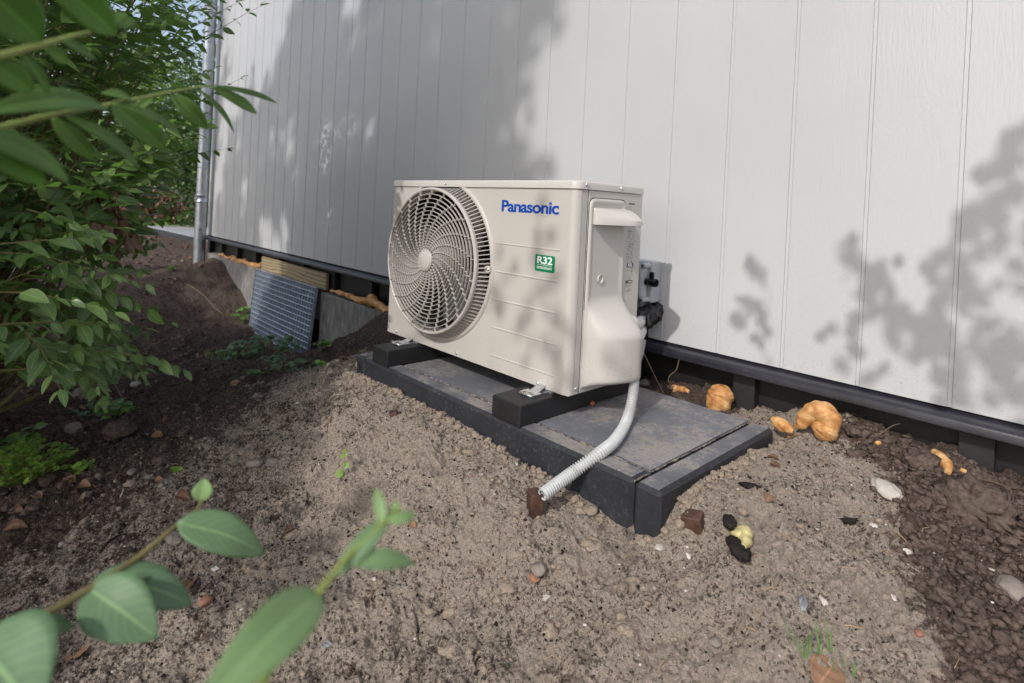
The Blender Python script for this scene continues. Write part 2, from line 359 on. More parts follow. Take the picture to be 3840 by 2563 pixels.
MAT = dict(
    clad=mat_cladding(), ground=mat_ground(), foam=mat_foam(), galv=mat_galv(), zinc=mat_galv('zinc_plated', (.75, .78, .82), .2),
    grate=mat_galv('dull_galvanised', (.50, .57, .66), .45),
    flash=mat_black('black_coated_flashing', (.014, .014, .019), .26, .7), plinth=mat_black('black_plinth_sheet', (.006, .0055, .006), .5, .25),
    batten=mat_black('dark_batten', (.010, .0095, .0095), .6, .3),
    rubber=mat_black('black_rubber_beam', (.007, .007, .008), .55, .9, (.22, .19, .16), .5, 500),
    kerb=mat_slab('black_concrete_kerb', .42, (.009, .010, .0135)), tile=mat_slab('dark_concrete_tile', .44, (.030, .034, .044), 5),
    beige=simple('beige_paint', (.455, .43, .405), .36, 0, 2.5, .02), beige2=simple('beige_plastic', (.465, .44, .415), .33, 0, 3, .02, 0),
    grille=simple('beige_grille_plastic', (.435, .405, .375), .42, 0, 30, .05),
    lidm=simple('light_beige_paint', (.49, .465, .44), .3, 0, 3, .02),
    dark=simple('dark_interior', (.014, .013, .013), .7, 0, 20, .3), fan=simple('smoky_plastic', (.10, .10, .105), .3, 0, 10, .1),
    blue=simple('blue_print', (.004, .055, .33), .35, 0, 50, .03), white=simple('white_print', (.8, .8, .8), .35, 0, 50, .02),
    green=simple('green_sticker', (.0, .19, .075), .35, 0, 50, .03), ink=simple('black_ink', (.05, .05, .05), .5, 0, 50, .05),
    sticker=simple('clear_sticker_edge', (.465, .44, .413), .36, 0, 50, .02),
    switch=simple('grey_switch_plastic', (.40, .42, .44), .4, 0, 40, .03), knob=simple('glossy_black_plastic', (.012, .012, .014), .12, 0, 40, .05),
    tape=simple('black_plastic_wrap', (.02, .02, .022), .28, 0, 90, .3, .6, .004), hose=simple('grey_corrugated_plastic', (.42, .43, .43), .4, 0, 60, .05),
    insul=simple('white_woven_wrap', (.62, .60, .57), .7, 0, 300, .12, .6, .001),
    concrete=None, board=mat_wood('treated_pine', (.17, .125, .065), (.33, .265, .155)), stake=simple('wet_brown_wood', (.06, .028, .018), .6, 0, 55, .5, .6, .002),
    bark=simple('brown_bark', (.085, .058, .035), .85, 0, 40, .35, .6, .003), twig=simple('green_brown_twig', (.12, .10, .035), .6, 0, 60, .3),
    twiggreen=simple('fresh_green_stem', (.20, .25, .05), .5, 0, 60, .2), straw=simple('dry_straw', (.36, .24, .14), .7, 0, 80, .2),
    dryleaf=None, stone=simple('grey_brown_stone', (.17, .145, .125), .85, 0, 35, .35, .7, .003), palestone=simple('pale_stone', (.36, .33, .30), .85, 0, 45, .25, .6, .003),
    clod=simple('dry_soil_clod', (.090, .067, .056), .95, 0, 70, .45, 1, .006), darkclod=simple('black_soil_clod', (.02, .016, .015), .95, 0, 90, .4, 1, .005),
    shell=simple('white_shell', (.50, .46, .42), .4, 0, 120, .15, .3, .001), blueshell=simple('blue_grey_shell', (.15, .155, .165), .35, 0, 120, .25, .3, .001), brick=simple('orange_brick_chip', (.22, .105, .07), .85, 0, 70, .25, .5, .002),
    yfoam=simple('pale_yellow_foam', (.42, .37, .17), .6, 0, 90, .25, .6, .003), path=simple('grey_paving', (.30, .30, .32), .7, 0, 3, .12), pathedge=simple('dark_path_edge', (.03, .032, .04), .6, 0, 10, .2),
    dirt=simple('brown_leaf_litter', (.05, .03, .028), .95, 0, 9, .5, .6, .01))
def mat_concrete():
    m, nt, p, o = new_mat('grey_fibre_cement'); v = coords(nt)
    f = noise(nt, coords(nt, (1, 1, .35)), 28, 6, .75)
    nt.links.new(ramp(nt, f, [(.3, (.085, .08, .078)), (.5, (.17, .163, .155)), (.72, (.30, .285, .27))]).outputs[0], p.inputs['Base Color'])
    p.inputs['Roughness'].default_value = .85; bump(nt, p, noise(nt, v, 160, 4), .4, .002); return m
MAT['concrete'] = mat_concrete()
for k_ in ('beige', 'beige2', 'grille'): dusty(MAT[k_])
MAT['dryleaf'] = mat_leaf('dry_brown_leaf', (.075, .034, .020), (.27, .15, .085), .55, .05, True, (.17, .10, .068))
LEAF = dict(bush=mat_leaf('dark_bush_leaf', (.072, .130, .060), (.25, .37, .12), .32, .42, True, (.12, .18, .105)),
    near=mat_leaf('near_leaf', (.125, .22, .135), (.26, .39, .16), .5, .35, True, (.14, .23, .13)),
    green=mat_leaf('near_green_leaf', (.08, .165, .04), (.17, .29, .07), .45, .45, True, (.09, .16, .05)),
    fresh=mat_leaf('fresh_leaf', (.10, .20, .03), (.22, .34, .06), .45, .3, False), weed=mat_leaf('weed_leaf', (.06, .15, .03), (.17, .30, .06), .5, .2, False),
    far=mat_leaf('far_foliage', (.022, .040, .012), (.11, .17, .05), .5, .25, False), farl=mat_leaf('far_light_foliage', (.10, .17, .05), (.32, .42, .15), .5, .3, False),
    tree=mat_leaf('tree_leaf', (.02, .05, .015), (.06, .11, .03), .45, .12, False), ivy=mat_leaf('small_green_leaf', (.035, .09, .03), (.10, .19, .06), .5, .2, False))

# ------------------------------------------------------------------ leaves in bulk
def leaf_template(nu=5, fold=.12, curl=.12, wide=.5):
    V = []; LU = []; LV = []
    for i in range(nu+1):
        u = i/nu; wd = wide*(u**.6*(1-u)**.92/.365) if 0 < u < 1 else (0.02 if u == 0 else 0.0)
        for v in (-1, 0, 1):
            V.append((u, v*wd, fold*abs(v)*wd*1.2-curl*u*u)); LU.append(u); LV.append(v)
    F = []
    for i in range(nu):
        for k in range(2): F.append((i*3+k, (i+1)*3+k, (i+1)*3+k+1, i*3+k+1))
    return np.array(V), np.array(F), np.array(LU), np.array(LV)
class Leaves:
    def __init__(s, **k): s.T = leaf_template(**k); s.b = []; s.d = []; s.n = []; s.L = []; s.t = []
    def add(s, base, d, n, L, t): s.b.append(base); s.d.append(d); s.n.append(n); s.L.append(L); s.t.append(t)
    def mesh(s, name):
        V, F, LU, LV = s.T; b = np.array(s.b, float); d = np.array(s.d, float); n = np.array(s.n, float); L = np.array(s.L, float)
        if L.ndim == 1: L = np.stack([L, L], 1)
        d /= np.linalg.norm(d, axis=1, keepdims=True)+1e-9; sd = np.cross(n, d); sd /= np.linalg.norm(sd, axis=1, keepdims=True)+1e-9; n = np.cross(d, sd)
        X = b[:, None]+d[:, None]*(V[None, :, :1]*L[:, None, :1])+sd[:, None]*(V[None, :, 1:2]*L[:, None, 1:2])+n[:, None]*(V[None, :, 2:]*L[:, None, :1])
        k = len(V); nf = len(F); m = len(b)
        FF = (F[None]+(np.arange(m)*k)[:, None, None]).reshape(-1, 4)
        me = np_mesh(name, X.reshape(-1, 3), FF, dict(tint=('POINT', np.repeat(np.array(s.t), k)), lu=('POINT', np.tile(LU, m)), lv=('POINT', np.tile(LV, m))))
        me.polygons.foreach_set('use_smooth', np.ones(len(me.polygons), bool)); return me
def nrm(v): v = np.asarray(v, float); return v/(np.linalg.norm(v)+1e-9)
def spray(lv, stems, base, d, length, n, size, rng, droop=.5, rs=.0016, tint=(0, 1), tip=None, flat=.6):
    """a twig with leaves set in opposite pairs"""
    d = nrm(d); P = []; p = np.array(base, float); dd = d.copy(); st = length/n
    for i in range(n+1):
        P.append(p.copy()); p = p+dd*st; dd = nrm(dd+np.array([0, 0, -droop*.5/n])+rng.normal(0, .045, 3))
    stems.tube(P, [rs*(1-.75*i/n) for i in range(n+1)], 4, False)
    for i in range(1, n+1):
        t = nrm(P[i]-P[i-1]); side = nrm(np.cross(t, [0, 0, 1])+rng.normal(0, .12, 3)); L = size*(1.05-.45*abs(i/n-.45))*rng.uniform(.5, 1.2)
        if i >= n-1: L *= .7
        for sg in (-1, 1):
            if rng.random() < .06: continue
            ld = nrm(t*rng.uniform(.45, .9)+sg*side*1.0+np.array([0, 0, rng.uniform(-.55, .12)-.25*droop]))
            nn = nrm(np.array([0, 0, 1.0])*flat+sg*side*rng.uniform(-.2, .35)+rng.normal(0, .28, 3)+np.array([.12, -.2, 0]))
            lv.add(P[i]+ld*.004, ld, nn, (L, L*rng.uniform(.85, 1.1)), np.clip(rng.uniform(*tint)+.35*(i/n)**2*(tint[1]-tint[0]), 0, 1))
    lv.add(P[-1], nrm(P[-1]-P[-2]), [0, 0, 1], (size*.55, size*.5), tint[1])
    return P

# ------------------------------------------------------------------ ground
CP = [(.88,-.225,-.134),(.9,-.265,-.146),(.75,-.25,-.138),(.5,-.25,-.125),(.25,-.24,-.132),(1.0,-.24,-.162),(1.2,-.1,-.115),(.05,-.2,-.145),(-.25,.05,-.15),(.075,-.135,-.118),(.215,-.135,-.111),(.408,-.135,-.105),(.548,-.135,-.108),(.656,-.135,-.115),(.743,-.135,-.124),(.846,-.135,-.128),(.953,-.135,-.139),(1.04,-.135,-.154),(1.105,-.125,-.137),
 (1.105,-.057,-.088),(1.105,.044,-.076),(1.105,.231,-.081),(1.105,.319,-.098),(1.105,.394,-.098),(.55,.15,-.15),(.9,.15,-.15),(.2,.15,-.15),
 (.2,-.38,-.195),(.6,-.38,-.195),(.9,-.38,-.225),(.1,-.6,-.27),(.6,-.6,-.28),(1.0,-.5,-.265),(1.1,-.3,-.205),(.7,-.98,-.36),(1.2,-.8,-.35),(1.6,-1.1,-.40),(1.3,-.2,-.145),(1.6,-.2,-.20),(1.6,.1,-.16),
 (1.2,.1,-.073),(1.2,.3,-.078),(1.15,.47,-.075),(.8,.5,-.085),(.77,.57,-.068),(.92,.57,-.095),(1.01,.57,-.073),(1.173,.57,-.051),(1.33,.57,-.066),(1.41,.57,-.07),(1.51,.57,-.09),(1.4,.4,-.075),(1.32,.25,-.085),(1.5,.3,-.115),(1.8,.4,-.14),(2.5,0,-.25),(2.5,.57,-.12),(3.5,.5,-.2),
 (-.12,-.1,-.125),(-.06,.2,-.085),(-.05,.5,-.08),(-.3,.5,-.09),(-.3,.2,-.13),(-.3,-.1,-.19),(-.82,.53,-.125),(-1.08,.53,-.27),(-1.35,.53,-.40),(-1.56,.53,-.49),(-1.9,.45,-.52),(-2.3,.45,-.52),(-2.67,.53,-.47),(-2.91,.53,-.33),(-3.18,.53,-.25),(-3.32,.53,-.165),(-3.55,.5,-.15),(-3.73,.53,-.16),(-3.9,.48,-.25),(-4.0,.3,-.27),(-3.5,.3,-.21),
 (-.5,.25,-.19),(-.8,.25,-.27),(-1.2,.2,-.41),(-1.6,.2,-.49),(-2.2,.2,-.50),(-2.8,.2,-.42),(-.5,-.2,-.26),(-1,-.2,-.38),(-1.6,-.3,-.45),(-2.4,-.3,-.42),(-.3,-.6,-.33),(-1,-.8,-.40),(-3.2,0,-.33),(-4.2,0,-.28),(-5.3,.6,-.20),(-6,-1,-.2),(-2,-1.5,-.35),(-4,-2,-.3),(0,-1.5,-.4),(1,-2,-.45),
 (-8,1,-.22),(-12,2,-.2),(-20,5,-.2),(-12,-8,-.2),(0,-10,-.4),(10,-10,-.4),(10,0,-.3),(0,.8,-.3),(-2,.8,-.5),(2,.8,-.2),(-40,0,-.2),(40,0,-.3),(0,40,-.3),(0,-40,-.3)]
CP = np.array(CP)
def _k(r2): return .5*r2*np.log(r2+1e-12)
_n = len(CP); _A = np.zeros((_n+3, _n+3)); _d2 = ((CP[:, None, :2]-CP[None, :, :2])**2).sum(-1)
_A[:_n, :_n] = _k(_d2)+np.eye(_n)*2e-4; _A[:_n, _n] = 1; _A[:_n, _n+1:] = CP[:, :2]; _A[_n:, :_n] = _A[:_n, _n:].T
_W = np.linalg.solve(_A, np.r_[CP[:, 2], 0, 0, 0])
def smooth_h(x, y):
    s = x.shape; x = x.ravel(); y = y.ravel(); o = np.empty_like(x)
    for i in range(0, len(x), 20000):
        a = slice(i, i+20000); d2 = (x[a, None]-CP[None, :, 0])**2+(y[a, None]-CP[None, :, 1])**2
        o[a] = _k(d2)@_W[:_n]+_W[_n]+_W[_n+1]*x[a]+_W[_n+2]*y[a]
    far = np.hypot(x+1, y+.2); t = sstep(5.0, 9.0, far)
    return (o*(1-t)+(-.24)*t).reshape(s)
def sand_field(x, y):
    """1 where the light sand lies, 0 on the dark soil"""
    c = sstep(-.95, -.30, x+.67*y+.12*(fbm(x*3, y*3, 2, 8)-.5))     # fades out to the left
    # right hand edge of the sand: a line from the wall to the lower right
    e = (x-(1.30+(.35-y)*.38))
    c = c*(1-sstep(-.02, .09, e+.05*(fbm(x*9, y*9, 3, 5)-.5)))
    c = c*(1-.9*sstep(.38, .52, y)*(1-sstep(.9, 1.0, x)*(1-sstep(1.15, 1.25, x))))
    c = c*(1-.85*sstep(.0, .15, y)*(1-sstep(-.15, -.03, x)))
    return c
def mixed_field(x, y):
    m = .22+.5*sstep(.3, .8, -y)+.45*(1-sstep(-.5, .4, x+.5*y))
    m = m-.25*sstep(1.1, 1.25, x)*(1-sstep(.3, .5, -y))
    m = m+.55*sstep(.52, .66, fbm(x*2.6+3, y*2.6, 3, 77))
    for px_, py_, pr_, pa_ in ((1.04, -.43, .11, .75), (.84, -.60, .14, .5), (.42, -.78, .2, .5), (1.30, -.16, .07, .35), (.95, -.30, .06, .35)): m = m+pa_*np.exp(-((x-px_)**2+(y-py_)**2)/pr_**2)*(.6+.8*fbm(x*9, y*9, 3, 41))
    return np.clip(m, 0, 1.2)
def detail_h(x, y, sand):
    n1 = fbm(x*7, y*7, 3, 1)-.5; n2 = fbm(x*26, y*26, 3, 7)-.5; n3 = fbm(x*80, y*80, 3, 3, .7)-.5
    n4 = (vnoise(x*210, y*210, 61)-.5)*.0052+(vnoise(x*125+5, y*125, 67)-.5)*.0060
    rid = np.abs(fbm(x*16, y*16, 3, 11)-.5)
    near = 1-sstep(1.0, 3.0, np.hypot(x-1.1, y+.1))
    a = n1*.050+n2*.032*(.7+.3*near)+(n3*.0150+n4)*near
    crack = -np.clip(.022-rid, 0, 1)*.45*sstep(.50, .62, fbm(x*3, y*3, 2, 21))
    lump = np.clip(fbm(x*34, y*34, 2, 31)-.56, 0, 1)*.045*(1-sand)*(sstep(.9, 1.2, x)+.35)
    return a+crack*near+lump
def axis(segs):
    out = []
    for a, b, st in segs: out += list(np.linspace(a, b, max(2, int(round((b-a)/st))+1))[:-1])
    return np.array(out+[segs[-1][1]])
GX = axis([(-60,-12,4),(-12,-5,.35),(-5,-3,.04),(-3,-1.0,.016),(-1.0,-.3,.007),(-.3,1.75,.0030),(1.75,3,.03),(3,8,.5),(8,60,5)])
GY = axis([(-60,-10,5),(-10,-3,.4),(-3,-1.25,.06),(-1.25,-.95,.012),(-.95,.6,.0032),(.6,2,.06),(2,10,.5),(10,60,5)])
XX, YY = np.meshgrid(GX, GY); SF = sand_field(XX, YY); MF = mixed_field(XX, YY)
ZZ = smooth_h(XX, YY)
ZD = detail_h(XX, YY, SF)
inside = (XX > .0)*(XX < 1.085)*(YY > -.115)*(YY < .385)
edge = np.clip(np.minimum.reduce([np.abs(YY+.122)+10*((XX < 0)|(XX > 1.1)), np.abs(XX-1.096)+10*((YY < -.12)|(YY > .4))]), 0, 1)
ZZ = ZZ+ZD*np.clip(.45+edge*8, 0, 1)
ZZ = np.where(inside, np.minimum(ZZ, -.14), ZZ)
ZZ = np.where(YY > .60, ZZ-.25*sstep(.60, .75, YY)*(XX > -4)*(XX < 60)*(YY < 9), ZZ)
ny, nx = XX.shape; idx = np.arange(nx*ny).reshape(ny, nx)
Fq = np.stack([idx[:-1, :-1], idx[:-1, 1:], idx[1:, 1:], idx[1:, :-1]], -1).reshape(-1, 4)
gm = np_mesh('ground', np.stack([XX, YY, ZZ], -1).reshape(-1, 3), Fq, dict(sand=('POINT', SF.ravel()), mixed=('POINT', MF.ravel())))
gm.polygons.foreach_set('use_smooth', np.ones(len(gm.polygons), bool))
go = link('ground', gm, MAT['ground']); tag(go, 'sandy mound and dark garden soil', None, None, 'structure')
def gh(x, y):
    x = np.asarray(x, float); y = np.asarray(y, float)
    i = np.clip(np.searchsorted(GX, x)-1, 0, nx-2); j = np.clip(np.searchsorted(GY, y)-1, 0, ny-2)
    fx = (x-GX[i])/(GX[i+1]-GX[i]); fy = (y-GY[j])/(GY[j+1]-GY[j])
    return (ZZ[j, i]*(1-fx)+ZZ[j, i+1]*fx)*(1-fy)+(ZZ[j+1, i]*(1-fx)+ZZ[j+1, i+1]*fx)*fy
def gpt(px, py):
    """where the sight line through a photo pixel meets the soil"""
    d = ray(px, py); d = d/np.linalg.norm(d); t = .35
    while t < 14:
        p = CAM+d*t
        if p[2] < gh(p[0], p[1]): break
        t += .006
    return np.array([p[0], p[1], float(gh(p[0], p[1]))])
def gnormal(x, y, e=.02):
    return nrm([float(gh(x-e, y)-gh(x+e, y)), float(gh(x, y-e)-gh(x, y+e)), 2*e])

# ------------------------------------------------------------------ the house
WY = .56; ZB = .047; GS = .17436; G0 = 1.3972; XL = -3.97; XR = 6.0; ZT = 3.3
house = empty('house', (XL, WY, -.2), 'house clad in grey-white grooved boards behind the heat pump', 'house')
def cladding():
    prof = [(XL, WY)]; k0 = int((XR-G0)/GS)
    ks = [G0-k*GS for k in range(-k0, 40) if XL+.03 < G0-k*GS < XR-.03]
    for gx in sorted(ks):
        for dx, dy in ((-.0062, 0), (-.0050, -.0006), (-.0042, .0022), (.0024, .0024), (.0044, .0)):
            prof.append((gx+dx, WY+dy))
    prof.append((XR, WY)); mb = MB()
    n = len(prof); zs = [ZB, ZT]
    vs = [(x, y, z) for z in zs for x, y in prof]; fs = [(i, i+1, n+i+1, n+i) for i in range(n-1)]
    # returns: far gable side, bottom edge
    mb.add(vs, fs)
    mb.add([(XL, WY, ZB), (XL, WY+7, ZB), (XL, WY+7, ZT), (XL, WY, ZT)], [(0, 1, 2, 3)])
    mb.add([(XL, WY+7, ZB), (XR, WY+7, ZB), (XR, WY+7, ZT), (XL, WY+7, ZT)], [(0, 1, 2, 3)])
    mb.add([(XR, WY, ZB), (XR, WY+7, ZB), (XR, WY+7, ZT), (XR, WY, ZT)], [(0, 1, 2, 3)])
    mb.add([(XL, WY+.0036, ZB), (XR, WY+.0036, ZB), (XR, WY+.05, ZB), (XL, WY+.05, ZB)], [(0, 1, 2, 3)])
    return mb.build('wall_cladding', MAT['clad'], house)
cladding()
MB().box(XL-.05, XR+.05, WY-.02, WY+7.05, ZT+.002, ZT+.12).build('roof', MAT['flash'], house)
fl = MB().prism([(WY+.035, .043), (WY+.006, .043), (WY-.004, .0385), (WY-.02, .036), (WY-.030, .0335), (WY-.0345, .030), (WY-.036, .025), (WY-.037, .012), (WY-.034, .010), (WY-.031, .012), (WY-.030, .022), (WY+.035, .022)], XL-.004, XR, 'x')
sharp(fl.build('drip_flashing', MAT['flash'], house), 50)
MB().box(XL+.01, XR, WY+.045, WY+.06, -.34, .0205).build('plinth_panel', MAT['plinth'], house)
for bx in (-3.93, -3.605, -3.2, -2.79, -2.35, -1.94, -1.51, -1.08, -.62, -.1, .45, .948, 1.443, 1.95, 2.45):
    MB().box(bx-.03, bx+.03, WY+.01, WY+.044, -.3, .0208).build('batten', MAT['batten'], house, bevel=.002)
def rough_block(x0, x1, y0, y1, z0, z1, name):
    mb = MB().box(x0, x1, y0, y1, z0, z1); return mb.build(name, MAT['concrete'], house, bevel=.004)
rough_block(-3.83, -2.42, .53, .605, -.75, -.108, 'foundation_panel')
rough_block(-1.565, .55, .53, .605, -.75, -.133, 'foundation_panel')

# downpipe
dp = empty('downpipe', (-3.93, .47, -.26), 'galvanised round downpipe at the far corner of the house', 'downpipe')
pc = atY(744, 1008, .47); ptop = 3.25
pm_ = MB().lathe([(.043, -.245), (.049, -.245), (.049, ptop), (.043, ptop)], (pc[0], .47, 0), 'z', 40, 0, True)
sharp(pm_.build('pipe', MAT['galv'], dp))
for zc in (float(atY(757, 745, .47)[2]), float(atY(812, 22, .47)[2])):
    prof = [(.050, zc-.034), (.056, zc-.034), (.0585, zc-.028), (.056, zc-.022), (.052, zc-.018), (.052, zc+.018), (.056, zc+.022), (.0585, zc+.028), (.056, zc+.034), (.050, zc+.034)]
    br = sharp(MB().lathe(prof, (pc[0], .47, 0), 'z', 40, 0, True).build('pipe_bracket', MAT['galv'], dp), 60)
    MB().tube([(pc[0]+.03, .515, zc), (pc[0]+.03, WY, zc)], .005, 8).build('wall_stud', MAT['zinc'], br)
    MB().box(pc[0]-.008, pc[0]+.02, .408, .424, zc-.012, zc+.012).tube([(pc[0]-.02, .414, zc), (pc[0]+.035, .414, zc)], .004, 8).build('bracket_screw', MAT['zinc'], br)

# ------------------------------------------------------------------ steel grate, pine board
gt = empty('steel_grate', (-2.02, .47, -.6), 'galvanised steel floor grate leaning against the foundation', 'grate')
gM = Matrix.Translation((-2.5, .497, -.098)) @ Matrix.Rotation(rad(-5.2), 4, 'X')
GWd, GHt, GD = .965, .60, .019
mb = MB()
for x0, x1, z0, z1 in ((0, .004, -GHt, 0), (GWd-.004, GWd, -GHt, 0), (.0045, GWd-.0045, -.004, 0), (.0045, GWd-.0045, -GHt, -GHt+.004)):
    mb.box(x0, x1, -GD, 0, z0, z1, 0, gM)
mb.build('frame', MAT['grate'], gt)
mb = MB()
for i in range(1, 25): x = i*GWd/25; mb.box(x-.0034, x+.0034, -GD-.002, -.001, -GHt+.005, -.005, 0, gM)
MAT['bars'] = simple('dull_zinc_bars_shaded', (.34, .39, .46), .55, .2, 30, .2); mb.build('bearing_bars', MAT['bars'], gt)  # bars coloured darker than frame and rods, painting in their shaded sides
mb = MB()
for j in range(1, 18): z = -j*GHt/18; mb.tube([gM @ Vector((.004, -GD-.0005, z)), gM @ Vector((GWd-.004, -GD-.0005, z))], .0036, 6)
mb.build('cross_rods', MAT['grate'], gt)
pbd = MB().box(-2.55, -1.52, .535, .557, -.118, -.014).build('pine_board', MAT['board'], None, bevel=.004)
tag(pbd, 'yellowish treated pine board wedged under the cladding above the steel grate', 'wooden board')

# ------------------------------------------------------------------ foam
def foam_tube(name, pts, rad_, label, mat='foam', amp=.22, seed=0, n=18, cat='foam lump', group=None, fq=55):
    P = catmull(pts, 9); m = len(P); ri = np.interp(np.linspace(0, len(rad_)-1, m), range(len(rad_)), rad_)
    n = 30; P2 = np.array(P); tt = np.linspace(0, m-1, m*3); P = [np.array([np.interp(t, range(m), P2[:, k]) for k in range(3)]) for t in tt]; ri = np.interp(tt, range(m), ri); m = len(P); amp *= 1.05
    mb = MB(); mb.tube(P, [max(r, .001) for r in ri], n, True); me = mb.mesh(name)
    co = np.zeros(len(me.vertices)*3); me.vertices.foreach_get('co', co); co = co.reshape(-1, 3)
    nn = np.zeros(len(me.vertices)*3); me.vertices.foreach_get('normal', nn); nn = nn.reshape(-1, 3)
    rr = np.repeat(ri, n)
    d = (fbm(co[:, 0]*fq+co[:, 2]*31, co[:, 1]*fq+co[:, 2]*47, 3, seed)-.5)*2*amp*rr+(fbm(co[:, 0]*fq*4+co[:, 2]*130, co[:, 1]*fq*4+co[:, 2]*170, 3, seed+50)-.5)*.30*amp*rr
    me.vertices.foreach_set('co', (co+nn*d[:, None]).ravel())
    o = link(name, me, MAT[mat], None, True); s = o.modifiers.new('s', 'SUBSURF'); s.levels = s.render_levels = 1
    tag(o, label, cat, group); return o
def chain(pts, rs, per=1):
    """bulging radii along a chain of overlapping drops, closed at both ends"""
    P = []; R = []
    for i, (p, r) in enumerate(zip(pts, rs)):
        P.append(p); R.append(r)
        if i < len(pts)-1: P.append((np.array(p)+np.array(pts[i+1]))/2); R.append(.72*min(r, rs[i+1]))
    P = [np.array(P[0])-(np.array(P[1])-np.array(P[0]))*.6]+P+[np.array(P[-1])+(np.array(P[-1])-np.array(P[-2]))*.6]
    return P, [.15*rs[0]]+R+[.15*rs[-1]]
pp, rr = chain([(x, .545+.006*math.sin(x*40), -.098+.006*math.sin(x*23)) for x in np.linspace(-3.52, -2.62, 16)], [.013, .02, .012, .018, .010, .02, .022, .016, .022, .02, .024, .018, .024, .022, .018, .026])
foam_tube('foam_bead', pp, rr, 'ragged strip of orange foam on top of the grey foundation left of the pine board', seed=3, amp=.5, cat='foam strip', fq=40)
px_ = [(1245, 1092, .0095), (1275, 1098, .016), (1312, 1112, .018), (1350, 1128, .021), (1392, 1128, .034), (1425, 1150, .026), (1452, 1165, .022), (1480, 1178, .02)]
pp, rr = chain([atY(a, b, .545) for a, b, _ in px_], [c for *_, c in px_])
foam_tube('foam_bead', pp, rr, 'fat roll of orange foam squeezed out over the foundation beside the unit', seed=8, amp=.22, cat='foam roll', fq=35)
c0 = atY(2698, 1490, .515)
foam_tube('foam_ball', [c0+(0, 0, -.045), c0+(0, 0, -.03), c0+(0, 0, -.008), c0+(0, .002, .014), c0+(-.002, 0, .03), c0+(-.003, 0, .036)], [.022, .031, .033, .034, .02, .003], 'round bun shaped lump of orange foam beside the batten', seed=12, amp=.18, fq=30)
pl = [(2965, 1585, .008), (2985, 1600, .014), (3020, 1608, .013), (3000, 1590, .010)]
cl = [(2973, 1585, .40), (3000, 1600, .40), (3040, 1612, .40)]
def hit(a, b, up=0): q = gpt(a, b); return q+np.array([0, 0, up])
q = [atY(a, b, .44) for a, b in ((2978, 1597), (3005, 1590), (3028, 1560), (3065, 1542), (3100, 1555), (3108, 1590), (3085, 1625), (3068, 1640))]
foam_tube('foam_curl', q, [.004, .015, .018, .023, .026, .024, .026, .012], 'large curled hook of orange foam lying against the black plinth', seed=21, amp=.20, fq=28)
q = [atY(a, b, .415) for a, b in ((2892, 1572), (2912, 1582), (2945, 1602), (2975, 1620))]
foam_tube('foam_scrap', q, [.005, .014, .016, .006], 'pale tapering foam scrap between the kerb and the curled foam', seed=25, amp=.35, fq=40)
q = [hit(a, b, .006) for a, b in ((3500, 1712), (3525, 1730), (3545, 1765), (3555, 1785))]
foam_tube('foam_smear', q, [.008, .014, .013, .006], 'smooth yellow-orange foam smear hanging on the soil near the last post', seed=27, amp=.2)
q = [hit(a, b, .004) for a, b in ((2508, 1460), (2530, 1462), (2560, 1468), (2580, 1474))]
foam_tube('foam_flake', q, [.006, .012, .011, .005], 'flat cream and orange foam flake behind the paving slab', seed=29, amp=.4)
q = [hit(a, b, .003) for a, b in ((3283, 1664), (3292, 1668), (3303, 1675))]
foam_tube('foam_crumb', q, [.003, .006, .003], 'tiny bright orange foam crumb on dark clods right of the curled foam', seed=30, amp=.3, n=10)
q = [hit(a, b, .003) for a, b in ((3600, 1775), (3618, 1783), (3640, 1792))]
foam_tube('foam_crumb', q, [.003, .005, .003], 'small orange foam crumb at the foot of the last batten', seed=33, amp=.5, n=10)
q = [hit(a, b, .009) for a, b in ((2745, 2020), (2765, 2026), (2792, 2032), (2795, 2055), (2785, 2075))]
foam_tube('foam_scrap', q, [.005, .009, .011, .009, .005], 'pale yellow foam scrap on a black clod in the sand', 'yfoam', .4, 35, 12)

# ------------------------------------------------------------------ paving under the unit
SZ = -.0575
def slab(name, x0, x1, y0, y1, z0, z1, mat, label, cat, group=None, ch=.008):
    o = MB().box(x0, x1, y0, y1, z0, z1).build(name, MAT[mat], None, bevel=ch, seg=1); o['label'] = label; o['category'] = cat
    if group: o['group'] = group
    return o
slab('kerb_stone', .062, 1.0405, -.122, -.062, -.30, SZ, 'kerb', 'long black kerb stone along the front of the paving', 'kerb stone')
slab('kerb_stone', 1.0435, 1.0985, -.124, .392, -.30, SZ-.001, 'kerb', 'black kerb stone along the right hand end of the paving', 'kerb stone')
slab('kerb_stone', .004, .0595, -.118, .392, -.30, SZ-.002, 'kerb', 'black kerb stone across the left hand end of the paving', 'kerb stone')
slab('paving_tile', .063, .5495, -.0585, .392, -.11, SZ-.0022, 'tile', 'dark square paving tile under the fan side of the unit', 'paving tile', None, .003)
slab('paving_tile', .5525, 1.0405, -.0585, .392, -.11, SZ-.0012, 'tile', 'dark square paving tile crossed by the grey hose', 'paving tile', None, .003)

